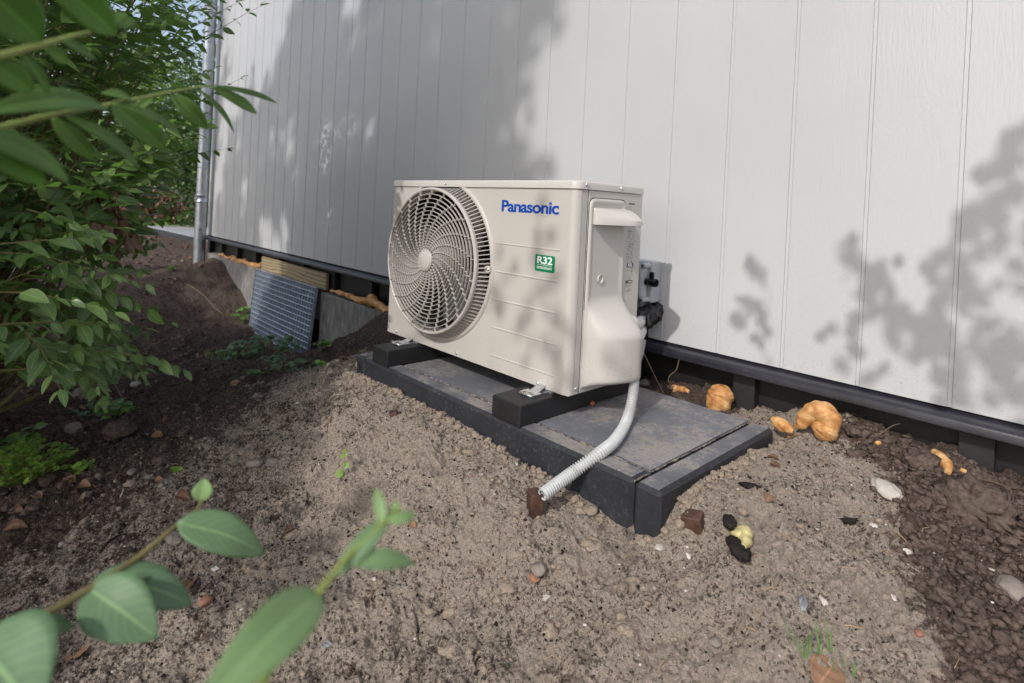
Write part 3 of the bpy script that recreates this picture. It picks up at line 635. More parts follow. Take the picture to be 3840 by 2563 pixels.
mb = MB()
for (xa, xb, ya, yb) in ((.0635, 1.040, -.0618, -.0588), (1.0407, 1.0433, -.12, .39), (.5497, .5523, -.058, .39), (.0597, .0628, -.118, .39)):
    nx_ = max(2, int((xb-xa)/.006)); ny_ = max(2, int((yb-ya)/.006)); rgj = np.random.default_rng(9)
    vs = [(xa+(xb-xa)*i/nx_, ya+(yb-ya)*j/ny_, SZ-.0028+rgj.uniform(-.0022, .0022)) for i in range(nx_+1) for j in range(ny_+1)]
    mb.add(vs, [(i*(ny_+1)+j, (i+1)*(ny_+1)+j, (i+1)*(ny_+1)+j+1, i*(ny_+1)+j+1) for i in range(nx_) for j in range(ny_)])
js = mb.build('joint_sand', simple('joint_sand', (.22, .18, .145), .95, 0, 160, .7, .5, .002)); tag(js, 'sand washed into the paving joints', None, None, 'stuff')
BZ = -.0075
for x0, x1, lab in ((.108, .193, 'black rubber bearer under the fan end of the unit'), (.652, .7455, 'black rubber bearer under the valve end of the unit')):
    o = MB().box(x0, x1, -.1225, .33, SZ+.0005, BZ).build('rubber_bearer', MAT['rubber'], None, bevel=.003); tag(o, lab, 'bearer')

# ------------------------------------------------------------------ the heat pump
UW, UD, UH = .78, .277, .512; LZ = .492
hp = empty('heat_pump', (0, 0, 0), 'beige outdoor heat pump unit with a big round fan grille', 'heat pump')
FC = (.262, .272)   # fan centre x, z
# front panel: wraps round the right corner, cut out for the fan
rc = .020; hr = .2405
def front_panel():
    mb = MB(); dz = LZ-.001-FC[1]; a0 = math.asin(dz/hr)
    arc = [(FC[0]+hr*math.cos(a), FC[1]+hr*math.sin(a)) for a in np.linspace(a0, -math.pi-a0, 90)]
    poly = [(.0, .0), (UW-rc, .0), (UW-rc, LZ-.001)]+arc+[(.0, LZ-.001)]
    mb.prism(poly, 0, .0015, 'y')
    mb.box(0, .0015, .0016, UD-.02, 0, LZ-.001)
    n = 10; vs = []; fs = []
    for i in range(n+1):
        a = -math.pi/2+math.pi/2*i/n; x = UW-rc+rc*math.cos(a); y = rc+rc*math.sin(a)
        vs += [(x, y, 0), (x, y, LZ-.001)]
    fs = [(2*i, 2*i+2, 2*i+3, 2*i+1) for i in range(n)]; mb.add(vs, fs)
    o = mb.build('front_panel', MAT['beige'], hp); return sharp(o, 30)
fp = front_panel()
mb = MB()
for z in (.3415, .265, .189, .113, .0375):      # pressed ribs, part of the panel's relief
    prof = [(z-.0028, 0), (z-.0014, -.0010), (z+.0004, -.0015), (z+.0020, -.0009), (z+.003, 0)]
    vs = [(x, y, zz) for x in (.509, .735) for zz, y in prof]; n = len(prof)
    mb.add(vs, [(i, i+1, n+i+1, n+i) for i in range(n-1)]+[tuple(range(n))])
rb = sharp(mb.build('pressed_ribs', MAT['beige'], hp), 60)
# base tray lip, back and inner box
MB().box(.001, UW-.001, .004, UD-.001, -.0005, .0015).box(.001, .0025, .004, UD-.002, .002, LZ-.002).build('base_tray', MAT['beige'], hp)
MB().box(.004, UW-.004, UD-.003, UD, .002, LZ-.002).build('rear_coil', MAT['dark'], hp)
mb = MB(); mb.box(.49, .494, .002, UD-.004, .002, LZ-.003).box(.0032, .0045, .002, UD-.004, .002, LZ-.003).box(.0046, .4898, .24, .243, .003, LZ-.004)
mb.build('fan_housing', MAT['dark'], hp)
# lid
mb = MB()
def rrect(x0, x1, y0, y1, r, n=6, rl=.004):
    pts = [];
    for cx, cy, a, q in ((x1-r, y0+r, -90, r), (x1-rl, y1-rl, 0, rl), (x0+rl, y1-rl, 90, rl), (x0+rl, y0+rl, 180, rl)):
        for i in range(n+1): t = rad(a+90*i/n); pts.append((cx+q*math.cos(t), cy+q*math.sin(t)))
    return pts
L0 = rrect(-.0035, UW+.004, -.0042, UD+.002, rc+.004)
def inset(pts, d): 
    cx = UW/2; cy = UD/2; return [(x-d*np.sign(x-cx)*min(1, abs(x-cx)/.3), y-d*np.sign(y-cy)*min(1, abs(y-cy)/.1)) for x, y in pts]
levels = [(LZ, 0), (UH-.006, 0), (UH-.0022, .0012), (UH-.0003, .0042), (UH, .009)]; vs = []; fs = []; n = len(L0)
for z, d in levels: vs += [(x, y, z) for x, y in inset(L0, d)]
for j in range(len(levels)-1):
    for i in range(n): fs.append((j*n+i, j*n+(i+1) % n, (j+1)*n+(i+1) % n, (j+1)*n+i))
fs.append(tuple((len(levels)-1)*n+i for i in range(n))); fs.append(tuple(range(n))[::-1])
mb.add(vs, fs); sharp(mb.build('lid', MAT['lidm'], hp), 50)
# side panel: corner post strip and service panel
MB().box(UW-.0015, UW, .0218, .0412, 0, LZ-.001).build('corner_post', MAT['beige'], hp, bevel=.0006)
mb = MB().box(UW-.0018, UW+.0012, .0440, UD-.001, .001, LZ-.001); sp = mb.build('side_panel', MAT['beige'], hp, bevel=.001)
# plastic cover: shallow tray with scooped handle, then the bulging valve cover
def cover():
    ny_, nz_ = 60, 110; y0, y1, z0, z1 = .046, .213, .012, .472
    ts = np.linspace(0, 1, ny_); ys = y0+(y1-y0)*(.5-.5*np.cos(np.pi*ts))*.5+(y1-y0)*ts*.5
    tz = np.linspace(0, 1, nz_); zs = z0+(z1-z0)*tz
    Y_, Z_ = np.meshgrid(ys, zs)
    yr = .198+.015*sstep(.235, .19, Z_)
    yl = .046
    u = (Y_-yl)/(yr-yl); corner = .018
    # distance inside the rounded outline
    dx = np.minimum(Y_-yl, yr-Y_); dtop = z1-Z_; dbot = Z_-z0
    dd = np.minimum(dx, np.minimum(dtop, dbot))
    cx_ = np.clip(corner-dx, 0, None); cz_ = np.clip(corner-dtop, 0, None); cd2 = np.where((cx_ > 0)*(cz_ > 0), corner-np.hypot(cx_, cz_), dd)
    rim = sstep(0, .004, cd2)*.005
    # gentle dish in the upper part
    dish = -.003*sstep(.006, .022, cd2)*sstep(.20, .26, Z_)
    # bulge
    up = sstep(.232, .135, Z_); lo = sstep(.010, .045, Z_)
    zz = up*(1-(1-lo)**2.2)
    uu = np.clip((Y_-.052)/(yr-.004-.052), 0, 1)
    prof = (1-np.abs(2*uu-1)**3.4); prof = np.clip(prof, 0, 1)**.55
    lean = .80+.28*sstep(0, .75, uu)
    p = .078*zz*prof*lean
    X_ = UW+.0015+rim+dish+p
    X_ = np.where((Y_ > yr+1e-4)|(cd2 < 0), UW-.001, X_)
    idx = np.arange(ny_*nz_).reshape(nz_, ny_)
    F_ = np.stack([idx[:-1, :-1], idx[:-1, 1:], idx[1:, 1:], idx[1:, :-1]], -1).reshape(-1, 4)
    me = np_mesh('valve_cover', np.stack([X_, Y_, Z_], -1).reshape(-1, 3), F_)
    o = link('valve_cover', me, MAT['beige2'], hp, True)
    return o
vcov = cover()
MB().prism([(y, z) for y, z in [(.0440+.0185*(1-math.cos(a)), .4738-.0185*(1-math.sin(a))) for a in np.linspace(0, math.pi/2, 7)]+[(.2-.0185*(1-math.cos(a)), .4738-.0185*(1-math.sin(a))) for a in np.linspace(math.pi/2, 0, 7)]+[(.2, .20), (.0440, .20)]], UW+.0008, UW+.0015, 'x').build('cover_seam_shade', MAT['dark'], vcov)  # added dark sheet standing in for the shaded gap round the cover
# second small bulge behind the cover towards the wall
mb = MB(); prof = [(.0005, .052), (.012, .051), (.022, .044), (.028, .030), (.030, .0)]
mb.lathe([(r, h-.01) for r, h in prof], (UW, .218, .150), 'x', 32); sb = mb.build('pipe_boss', MAT['beige2'], vcov, True)
# handle hood
mb = MB(); ns = 14; vs = []; y0, y1 = .0585, .1845
def hood(y):   # outline in x-z at width y; nose is round in plan
    t = (y-y0)/(y1-y0); reach = .052*(1-(1-min(1, t*1.9+.05))**2.2) ; return reach
ys = np.linspace(y0, y1, 15); rows = []
for y in ys:
    Rr = .012+.046*min(1, ((y-y0)/(y1-y0)*1.25)**.75) if y > y0 else .012
    row = [(UW+.004, y, .4495)]
    for t in np.linspace(0.12, 1, 7): row.append((UW+.004+Rr*t, y, .4495-.028*(t**2.2)))
    row += [(UW+.004+Rr, y, .408), (UW+.004, y, .408)]; rows.append(row)
k = len(rows[0]); vs = [p for r_ in rows for p in r_]; fs = []
for i in range(len(rows)-1):
    for j in range(k): fs.append((i*k+j, (i+1)*k+j, (i+1)*k+(j+1) % k, i*k+(j+1) % k))
fs += [tuple(range(k)), tuple((len(rows)-1)*k+j for j in range(k))[::-1]]
mb.add(vs, fs); hd = mb.build('handle', MAT['lidm'], hp); sharp(hd, 40); bv = hd.modifiers.new('e', 'BEVEL'); bv.width = .0015; bv.segments = 2; bv.limit_method = 'ANGLE'; bv.angle_limit = rad(45)
# drain plug hole
mb = MB().lathe([(.0035, -.004), (.0075, -.004), (.0095, .0032), (.0105, .0035), (.0108, .0)], (UW+.0035, .1, .274), 'x', 28); mb.lathe([(.0001, -.0035), (.0075, -.0035)], (UW+.0035, .1, .274), 'x', 28)
sharp(mb.build('plug_hole', MAT['beige2'], hp), 40)
# screws
def screw(p, ax, parent=hp):
    mb = MB(); mb.lathe([(.0046, 0), (.0046, -.001), (.0040, -.0026), (.0022, -.0036), (.0009, -.0034), (.0004, -.0022)], p, 'y', 14) if ax == 'y' else mb.lathe([(.0046, 0), (.0046, .001), (.0040, .0026), (.0022, .0036), (.0009, .0034), (.0004, .0022)], p, 'x', 14)
    mb.build('screw', MAT['zinc'], parent, True)
for x, z, y in ((.057, .011, 0), (.369, .0095, 0), (.687, .008, 0), (.283, .502, -.0042)): screw((x, y, z), 'y')
for y, z, x in ((.028, .503, UW+.004), (.171, .503, UW+.004), (.030, .014, UW)): screw((x, y, z), 'x')
# fan grille
def grille():
    cx, cz = FC; mb = MB(); yf = -.0455
    hubc = (cx+.003, cz-.002)
    gaps = np.linspace(.0074, .0132, 16); r = .042; radii = [r]
    gaps *= (.2115-.042)/gaps.sum()
    for g in gaps: r += g; radii.append(r)
    C3 = (hubc[0], 0, hubc[1])
    for i, rr_ in enumerate(radii[:-1]):
        dome = -.006*(1-(rr_/.212)**2)
        a, b = yf+dome, yf+dome+.0052; t = .0009
        mb.lathe([(rr_-t*.7, a), (rr_+t*.7, a), (rr_+t, b), (rr_-t, b)], C3, 'y', 110, 0, True)
    # outer rim
    mb.lathe([(.2095, yf+.001), (.2125, yf-.0015), (.2165, yf), (.2185, yf+.004), (.217, yf+.012), (.2095, yf+.012)], C3, 'y', 128, 0, True)
    NS = 22; tw = 0.0
    rs = [.029]+radii; off = rad(3)
    for i in range(len(rs)-1):
        r0, r1 = rs[i], rs[i+1]; ang0 = rad(-2.85)*i
        dome = -.006*(1-(r0/.212)**2); a, b = yf+dome-.0006, yf+dome+.0055; t = .0010
        for k_ in range(NS):
            th = 2*math.pi*k_/NS+ang0+off; c, s = math.cos(th), math.sin(th); tx, tz = -s, c
            vs = []
            for y in (a, b):
                for rr_, sg in ((r0, -1), (r1, -1), (r1, 1), (r0, 1)): vs.append((hubc[0]+c*rr_+tx*sg*t, y, hubc[1]+s*rr_+tz*sg*t))
            mb.add(vs, [(0, 1, 2, 3), (4, 7, 6, 5), (0, 4, 5, 1), (3, 2, 6, 7), (0, 3, 7, 4), (1, 5, 6, 2)])
    # side fins between rim and base ring
    NF = 118
    for k_ in range(NF):
        th = 2*math.pi*k_/NF; c, s = math.cos(th), math.sin(th); tx, tz = -s, c; t = .0012
        ro = .2375; zt = cz+s*ro
        if zt > LZ-.004: ro = (LZ-.004-cz)/s
        q = [(.2135, yf+.006), (.2175, yf+.010), (ro, -.005), (ro, .003), (.206, .001), (.206, yf+.012)]
        vs = []
        for sg in (-1, 1):
            for rr_, y in q:
                mixx = (y-yf)/.05; ccx = hubc[0]*(1-mixx)+cx*mixx; ccz = hubc[1]*(1-mixx)+cz*mixx
                vs.append((ccx+c*rr_+tx*sg*t, y, min(ccz+s*rr_+tz*sg*t, LZ-.0015)))
        m = len(q); mb.add(vs, [tuple(range(m)), tuple(range(2*m-1, m-1, -1))]+[(i, i+m, (i+1) % m+m, (i+1) % m) for i in range(m)])
    o = mb.build('fan_grille', MAT['grille'], hp); sharp(o, 35)
    # flange lying on the front panel (kept below the lid)
    n = 120; vs = []; prof = [(.233, .0), (.2345, -.0045), (.2395, -.0062), (.2455, -.004), (.2475, -.0003)]
    for r_, y in prof:
        for k_ in range(n):
            a = 2*math.pi*k_/n; vs.append((cx+r_*math.cos(a), y, min(cz+r_*math.sin(a), LZ-.0008)))
    fs = [(i*n+k_, i*n+(k_+1) % n, (i+1)*n+(k_+1) % n, (i+1)*n+k_) for i in range(len(prof)-1) for k_ in range(n)]
    sharp(MB().add(vs, fs).build('grille_flange', MAT['grille'], o), 50)
    # dark shroud just inside
    mb = MB().lathe([(.205, .004), (.2045, .10)], (cx, 0, cz), 'y', 64); mb.build('fan_shroud', MAT['dark'], hp, True)
    hb = MB().lathe([(.0001, -.0585), (.027, -.0585), (.0285, -.0575), (.029, -.055), (.031, -.0565), (.0325, -.055), (.0325, -.040)], (hubc[0], 0, hubc[1]), 'y', 48)
    sharp(hb.build('grille_hub', MAT['beige2'], o), 40)
    # screw tab on right of the grille
    MB().box(cx+.218, cx+.2415, -.012, -.0065, cz-.012, cz+.006).build('screw_tab', MAT['grille'], o, bevel=.002)
    screw((cx+.236, -.012, cz-.003), 'y', o)
    # fan blades
    fb = MB()
    for b in range(3):
        vs = []; fs = []; nu, nv = 8, 12
        for i in range(nu+1):
            rr_ = .035+.155*i/nu
            for j in range(nv+1):
                a = rad(120*b+(j/nv)*78+25*i/nu); vs.append((cx+rr_*math.cos(a), .045+.05*j/nv, cz+rr_*math.sin(a)))
        for i in range(nu):
            for j in range(nv): fs.append((i*(nv+1)+j, (i+1)*(nv+1)+j, (i+1)*(nv+1)+j+1, i*(nv+1)+j+1))
        fb.add(vs, fs)
    fb.lathe([(.0001, .03), (.035, .03), (.04, .05), (.04, .1)], (cx, 0, cz), 'y', 32)
    fb.build('fan_blades', MAT['fan'], hp, True)
grille()
# mounting feet
def foot(x):
    mb = MB(); y0 = -.063; prof = []
    # flat tongue with rolled rim
    mb.box(x-.020, x+.020, y0, -.004, BZ+.0005, BZ+.003)
    mb.tube(catmull([(x-.019, -.03, BZ+.004), (x-.019, y0+.008, BZ+.004), (x-.012, y0, BZ+.004), (x+.012, y0, BZ+.004), (x+.019, y0+.008, BZ+.004), (x+.019, -.03, BZ+.004)], 5), .0022, 8)
    vs = []; n = 10
    for i in range(n+1):
        t = i/n; y = -.045+.045*t; z = BZ+.003+(.0065+.006)*(t**1.5)
        for s_ in (-1, -.5, 0, .5, 1): vs.append((x+s_*(.010+.006*(1-t)), y, z*1.0+(.0035*(1-s_*s_)*math.sin(math.pi*min(1, t+.2)))))
    mb.add(vs, [(i*5+j, (i+1)*5+j, (i+1)*5+j+1, i*5+j+1) for i in range(n) for j in range(4)])
    f = sharp(mb.build('mounting_foot', MAT['zinc'], hp), 40)
    for sx in (-.011, .011):
        mb = MB().lathe([(.0038, 0), (.0038, .002), (.002, .003), (.0003, .0026)], (x+sx, y0+.010, BZ+.0032), 'z', 12); mb.build('foot_screw', MAT['brass'], f)
MAT['brass'] = simple('brass', (.5, .34, .12), .35, .9, 60, .1)
foot(.142); foot(.702)
for x in (.142, .702): MB().box(x-.03, x+.03, .0, UD, BZ+.0004, -.001).build('foot_rail', MAT['zinc'], hp)

# lettering
def text_mesh(body, size, x0, z0, width, name, mat, parent, plane='front', off=.0, depth=.0004, pos=0, spacing=1.0, height=None):
    cu = bpy.data.curves.new(name, 'FONT'); cu.body = body; cu.size = 1; cu.offset = off; cu.extrude = .01; cu.space_character = spacing
    ob = bpy.data.objects.new(name+'_tmp', cu); COL.objects.link(ob); bpy.context.view_layer.update()
    dg = bpy.context.evaluated_depsgraph_get(); me = bpy.data.meshes.new_from_object(ob.evaluated_get(dg)); bpy.data.objects.remove(ob)
    co = np.zeros(len(me.vertices)*3); me.vertices.foreach_get('co', co); co = co.reshape(-1, 3)
    lo, hi = co.min(0), co.max(0); wd, ht = hi[0]-lo[0], hi[1]-lo[1]
    sx = width/wd; sz = (height/ht) if height else sx
    X_ = (co[:, 0]-lo[0])*sx; Z_ = (co[:, 1]-lo[1])*sz; D_ = (co[:, 2] > 0)*depth
    P = np.stack([x0+X_, pos-D_, z0+Z_], 1) if plane == 'front' else np.stack([pos+D_, x0+X_, z0+Z_], 1)
    me.vertices.foreach_set('co', P.ravel().astype(np.float32)); me.materials.clear()
    return link(name, me, MAT[mat], parent)
def rounded(x0, x1, z0, z1, r, n=6):
    pts = []
    for cx, cz, a in ((x1-r, z0+r, -90), (x1-r, z1-r, 0), (x0+r, z1-r, 90), (x0+r, z0+r, 180)):
        for i in range(n+1): t = rad(a+90*i/n); pts.append((cx+r*math.cos(t), cz+r*math.sin(t)))
    return pts
lgb = MB().prism(rounded(.524, .729, .4225, .4605, .004), -.0006, -.0001, 'y').build('logo_film', MAT['sticker'], hp)
text_mesh('Panasonic', 1, .5265, .4275, .2, 'logo_lettering', 'blue', lgb, 'front', .026, .0005, -.0007, .93, .0315)
bdg = MB().prism(rounded(.6575, .7215, .2845, .3255, .004), -.0012, -.0001, 'y').build('refrigerant_badge', MAT['green'], hp)
text_mesh('R32', 1, .6645, .3035, .050, 'badge_lettering', 'white', bdg, 'front', .022, .0004, -.0013, .98, .0185)
MB().box(.6645, .7145, -.0017, -.0013, .3005, .3013).build('badge_rule', MAT['white'], bdg)
text_mesh('REFRIGERANT', 1, .6645, .2905, .050, 'badge_small_lettering', 'white', bdg, 'front', .006, .0004, -.0013, 1.0, .0065)
# rating label printed on the side panel
LX = UW+.00125
il = MB().box(UW+.0012, LX+.0001, .2125, .2545, .232, .4725).build('rating_label', MAT['beige'], hp)
LX = LX+.0002
text_mesh('Panasonic', 1, .2135, .4625, .026, 'label_brand', 'ink', il, 'side', .04, .0002, LX, .95)
rng = np.random.default_rng(4); mb = MB(); z = .4565
def printed_rows(z0, z1, step, y0=.2135, y1=.249, h=.0009, dens=.62):
    z = z0
    while z > z1:
        y = y0; end = y1-rng.uniform(0, .010)
        while y < end:
            l = rng.uniform(.0015, .006); mb.box(LX, LX+.0002, y, min(y+l, y1), z, z+h) if rng.random() < dens else None; y += l+.0009
        z -= step
printed_rows(.4575, .4545, .0028, y1=.232); printed_rows(.4495, .4485, .003); printed_rows(.441, .405, .0036); printed_rows(.398, .372, .0032)
mb.box(LX, LX+.0002, .2135, .2525, .4035, .4039); mb.box(LX, LX+.0002, .2135, .2525, .391, .3914); mb.box(LX, LX+.0002, .2135, .2525, .3655, .3659)
printed_rows(.3605, .318, .0029, y1=.244); printed_rows(.3135, .3125, .003, y1=.232)
mb.build('label_print', MAT['ink'], il)
text_mesh('CE', 1, .2335, .3105, .0085, 'label_mark', 'ink', il, 'side', .01, .0002, LX)
bd = MB().prism(rounded(.2165, .2465, .2975, .3095, .002), LX, LX+.0002, 'x').build('label_badge', MAT['ink'], il)
text_mesh('R32', 1, .2225, .2998, .018, 'badge_text', 'white', bd, 'side', .03, .0002, LX+.0003)
mb = MB()
def frame(y0, y1, z0, z1, t=.0006): mb.box(LX, LX+.0002, y0, y1, z0, z0+t).box(LX, LX+.0002, y0, y1, z1-t, z1).box(LX, LX+.0002, y0, y0+t, z0+t, z1-t).box(LX, LX+.0002, y1-t, y1, z0+t, z1-t)
def tri(y, z, s): mb.tube([(LX+.0001, y-s, z), (LX+.0001, y, z+1.8*s), (LX+.0001, y+s, z), (LX+.0001, y-s, z)], .0003, 4); mb.box(LX, LX+.0003, y-.0004, y+.0004, z+.4*s, z+1.1*s)
tri(.2215, .286, .0048); frame(.2335, .2405, .286, .294); frame(.2405, .2435, .286, .294); frame(.2165, .2275, .275, .281); frame(.2335, .2435, .2745, .2825)
printed_rows(.2715, .266, .0024, y0=.217, y1=.243, h=.0009); tri(.2205, .246, .0052); printed_rows(.2535, .247, .0024, y0=.2285, y1=.245); printed_rows(.242, .2335, .0026, y0=.214, y1=.244)
mb.build('label_symbols', MAT['ink'], il)
bd = MB().box(LX, LX+.0002, .2145, .2465, .256, .264).build('label_bar', MAT['ink'], il)
text_mesh('WARNING', 1, .2265, .2582, .0185, 'bar_text', 'white', bd, 'side', .02, .0002, LX+.0003)

# ------------------------------------------------------------------ pipes, wrap and hose
pb = empty('refrigerant_pipes', (.80, .30, .1), 'two white wrapped refrigerant pipes running from the unit into black wrap at the wall', 'pipes')
for a, b in (([(.80, .222, .140), (.758, .31, .134), (.718, .40, .128), (.690, .48, .125)], .0150), ([(.805, .205, .085), (.765, .30, .088), (.722, .39, .098), (.690, .47, .108)], .0180)):
    P = catmull(a, 8)
    MB().tube(P, b, 18).build('wrapped_pipe', MAT['insul'], pb, True)
def wrap():
    rg = np.random.default_rng(3)
    P = catmull([(.712, .405, .118), (.702, .43, .122), (.690, .47, .126), (.678, .51, .128), (.668, .558, .128)], 7)
    r = [.026+.005*math.sin(i*1.7)+.003*math.sin(i*4.1) for i in range(len(P))]
    mb = MB().tube(P, r, 26); me = mb.mesh('plastic_wrap'); co = np.zeros(len(me.vertices)*3); me.vertices.foreach_get('co', co); co = co.reshape(-1, 3)
    co += (np.stack([fbm(co[:, 1]*60+k*7, co[:, 2]*60+co[:, 0]*30, 3, 40+k) for k in range(3)], 1)-.5)*.030
    me.vertices.foreach_set('co', co.astype(np.float32).ravel()); o = link('plastic_wrap', me, MAT['tape'], pb, True)
    # loose flap hanging down
    vs = []; nu, nv = 10, 12
    for i in range(nu+1):
        for j in range(nv+1):
            u, v = i/nu, j/nv; wdt = .045*(1-v*.75)
            vs.append((.738-.018*v+.004*math.sin(u*9+v*3)-wdt*(u-.3)*.5, .40+.02*v+wdt*(u-.3)+.05*v*.3, .150-.095*v+.006*math.sin(u*7)))
    mb = MB().add(vs, [(i*(nv+1)+j, (i+1)*(nv+1)+j, (i+1)*(nv+1)+j+1, i*(nv+1)+j+1) for i in range(nu) for j in range(nv)])
    f = mb.build('wrap_flap', MAT['tape'], o, True); s = f.modifiers.new('t', 'SOLIDIFY'); s.thickness = .0012
wrap()
def corrugated(name, P, r, pitch, depth, mat, parent=None):
    P = [np.array(p) for p in P]; seg = [np.linalg.norm(b-a) for a, b in zip(P, P[1:])]; cum = np.r_[0, np.cumsum(seg)]; L = cum[-1]
    n = int(L/(pitch/6)); s = np.linspace(0, L, n); Q = np.stack([np.interp(s, cum, [p[k] for p in P]) for k in range(3)], 1)
    rr_ = r-depth*(.5-.5*np.cos(2*np.pi*s/pitch))**1.6
    mb = MB().tube(Q, list(rr_), 20, False); o = mb.build(name, MAT[mat], parent, True)
    m = o.modifiers.new('t', 'SOLIDIFY'); m.thickness = .0012; m.offset = -1; return o
R5 = lambda x, y: (1300+x*.542, 1200+y*.542)
hr_ = .0127
e1 = atY(*R5(1355, 1212), -.235)
pts = [(.826, .232, .115), (.832, .212, .085), atY(*R5(1994, 330), .185), atY(*R5(1984, 500), .150), atZ(*R5(1940, 690), SZ+hr_+.002), atZ(*R5(1860, 830), SZ+hr_), atZ(*R5(1760, 915), SZ+hr_-.001), atY(*R5(1560, 1060), -.155), e1]
hs = corrugated('drain_hose', catmull(pts, 12), hr_, .0060, .0042, 'hose')
tag(hs, 'light grey corrugated drain hose trailing from the unit across the paving to the sand', 'hose')

# isolator switch on the wall
sw = empty('isolator_switch', (.66, .5, .17), 'grey isolator switch box with a black rotary knob on the cladding behind the unit', 'switch')
xr, xl, zb_, zt_ = .684, .575, .165, .294
MB().box(xl, xr, .505, WY-.0005, zb_, zt_).build('switch_base', MAT['switch'], sw, bevel=.006, seg=3)
MB().box(xl+.004, xr-.012, .468, .5045, zb_+.012, zt_-.012).build('switch_cover', MAT['switch'], sw, bevel=.010, seg=4)
for sx, sz in ((xr-.012, zt_-.012), (xr-.012, zb_+.012), (xl+.012, zt_-.012), (xl+.012, zb_+.012)):
    b_ = MB().lathe([(.0001, -.036), (.0075, -.036), (.009, -.034), (.009, .0)], (sx, .5045, sz), 'y', 18).build('screw_post', MAT['switch'], sw, True)
    MB().lathe([(.0001, -.0005), (.004, -.0005), (.004, .001)], (sx, .4685, sz), 'y', 12).build('screw', MAT['brass'], b_)
kz = .232; ky = .492
kn = MB().lathe([(.0001, .020), (.009, .020), (.0095, .030), (.0115, .031), (.0130, .027), (.0130, .006), (.010, .002), (.012, -.012)], (xr-.006, ky, kz), 'x', 28)
kn = sharp(kn.build('rotary_knob', MAT['knob'], sw), 40)
MB().box(xr, xr+.014, ky-.005, ky+.006, kz+.0125, kz+.032).build('knob_lever', MAT['knob'], kn, bevel=.003)
sk = MB().box(xl+.012, xr-.030, .4672, .4679, zb_+.03, zt_-.045).build('rating_sticker', MAT['sticker'], sw)
text_mesh('CE', 1, xr-.045, .236, .010, 'sticker_mark', 'ink', sk, 'front', .01, .0002, .467)
corr = corrugated('cable_conduit', catmull([(.640, .52, .162), (.643, .52, .13), (.66, .51, .11)], 8), .010, .005, .0018, 'hose', sw)
MB().lathe([(.013, 0), (.013, .014), (.010, .016)], (.640, .52, .146), 'z', 18).build('cable_gland', MAT['switch'], sw)

# ------------------------------------------------------------------ stakes
def stake(name, corners, label, tilt=0):
    return
def wstake(px, py, ang, w_, d_, h_, up, label, lean=(0, 0)):
    p = gpt(px, py); mb = MB(); M_ = Matrix.Translation((p[0], p[1], p[2])) @ Matrix.Rotation(ang, 4, 'Z') @ Matrix.Rotation(lean[0], 4, 'X') @ Matrix.Rotation(lean[1], 4, 'Y')
    mb.box(-w_/2, w_/2, -d_/2, d_/2, -h_, up, 0, M_); o = mb.build('wooden_stake', MAT['stake'], None, bevel=.0025)
    return tag(o, label, 'wooden stake')
s1 = atY(1300+1315*.542, 1200+1215*.542, -.232)
M_ = Matrix.Translation((s1[0]-.004, s1[1], s1[2])) @ Matrix.Rotation(rad(-28), 4, 'Z')
o = MB().box(-.016, .016, -.012, .012, -.10, .006, 0, M_).build('wooden_stake', MAT['stake'], None, bevel=.002); tag(o, 'dark brown wooden stake under the open end of the grey hose', 'wooden stake')
wstake(2600, 1968, rad(15), .034, .03, .1, .016, 'reddish brown wooden stake end poking out of the sand right of the paving corner', (rad(8), rad(-10)))
wstake(1475, 1550, rad(-35), .028, .022, .1, .004, 'half buried brown stake below the front kerb near the left bearer', (rad(14), 0))

# ------------------------------------------------------------------ loose bits on the ground
ICO_V = []; t_ = (1+5**.5)/2
for a in (-1, 1):
    for b in (-t_, t_): ICO_V += [(0, a, b), (a, b, 0), (b, 0, a)]
bm = bmesh.new(); bmesh.ops.create_icosphere(bm, subdivisions=1, radius=1); bm.verts.ensure_lookup_table()
IV1 = np.array([v.co[:] for v in bm.verts]); IF1 = np.array([[v.index for v in f.verts] for f in bm.faces]); bm.free()
bm = bmesh.new(); bmesh.ops.create_icosphere(bm, subdivisions=3, radius=1); bm.verts.ensure_lookup_table()
IV3 = np.array([v.co[:] for v in bm.verts]); IF3 = np.array([[v.index for v in f.verts] for f in bm.faces]); bm.free()
def crumbs(name, mat, pts, size, flat=.8, seed=0, sink=.3, label=None, big=False):
    rg = np.random.default_rng(seed); n = len(pts); IV, IF = (IV3, IF3) if big else (IV1, IF1); k = len(IV)
    if big:
        o3 = rg.uniform(0, 99, (n, 1, 3)); Q = IV[None]+o3
        V = IV[None]*(1+(fbm(Q[..., 0]*1.6+Q[..., 2], Q[..., 1]*1.6-Q[..., 2]*.7, 4, seed, .75)-.5)*1.7)[..., None]
    else: V = IV[None]*(1+rg.uniform(-.45, .4, (n, k, 1)))
    sc = size[:, None, None]*rg.uniform(.6, 1.15, (n, 1, 3)); sc[:, :, 2] *= flat; V = V*sc
    a = rg.uniform(0, 6.28, n); c, s = np.cos(a), np.sin(a); X = V[..., 0]*c[:, None]-V[..., 1]*s[:, None]; Y_ = V[..., 0]*s[:, None]+V[..., 1]*c[:, None]
    Z = V[..., 2]; P = np.stack([X+pts[:, 0:1], Y_+pts[:, 1:2], Z+(gh(pts[:, 0], pts[:, 1])+size*flat*(1-2*sink)*.7)[:, None]], -1)
    F_ = (IF[None]+(np.arange(n)*k)[:, None, None]).reshape(-1, 3)
    o = link(name, np_mesh(name, P.reshape(-1, 3), F_), mat, None, False); o['kind'] = 'stuff'
    if label: o['label'] = label
    return o
def outside(p):
    return ~((p[:, 0] > -.003)*(p[:, 0] < 1.105)*(p[:, 1] > -.13)*(p[:, 1] < .40))
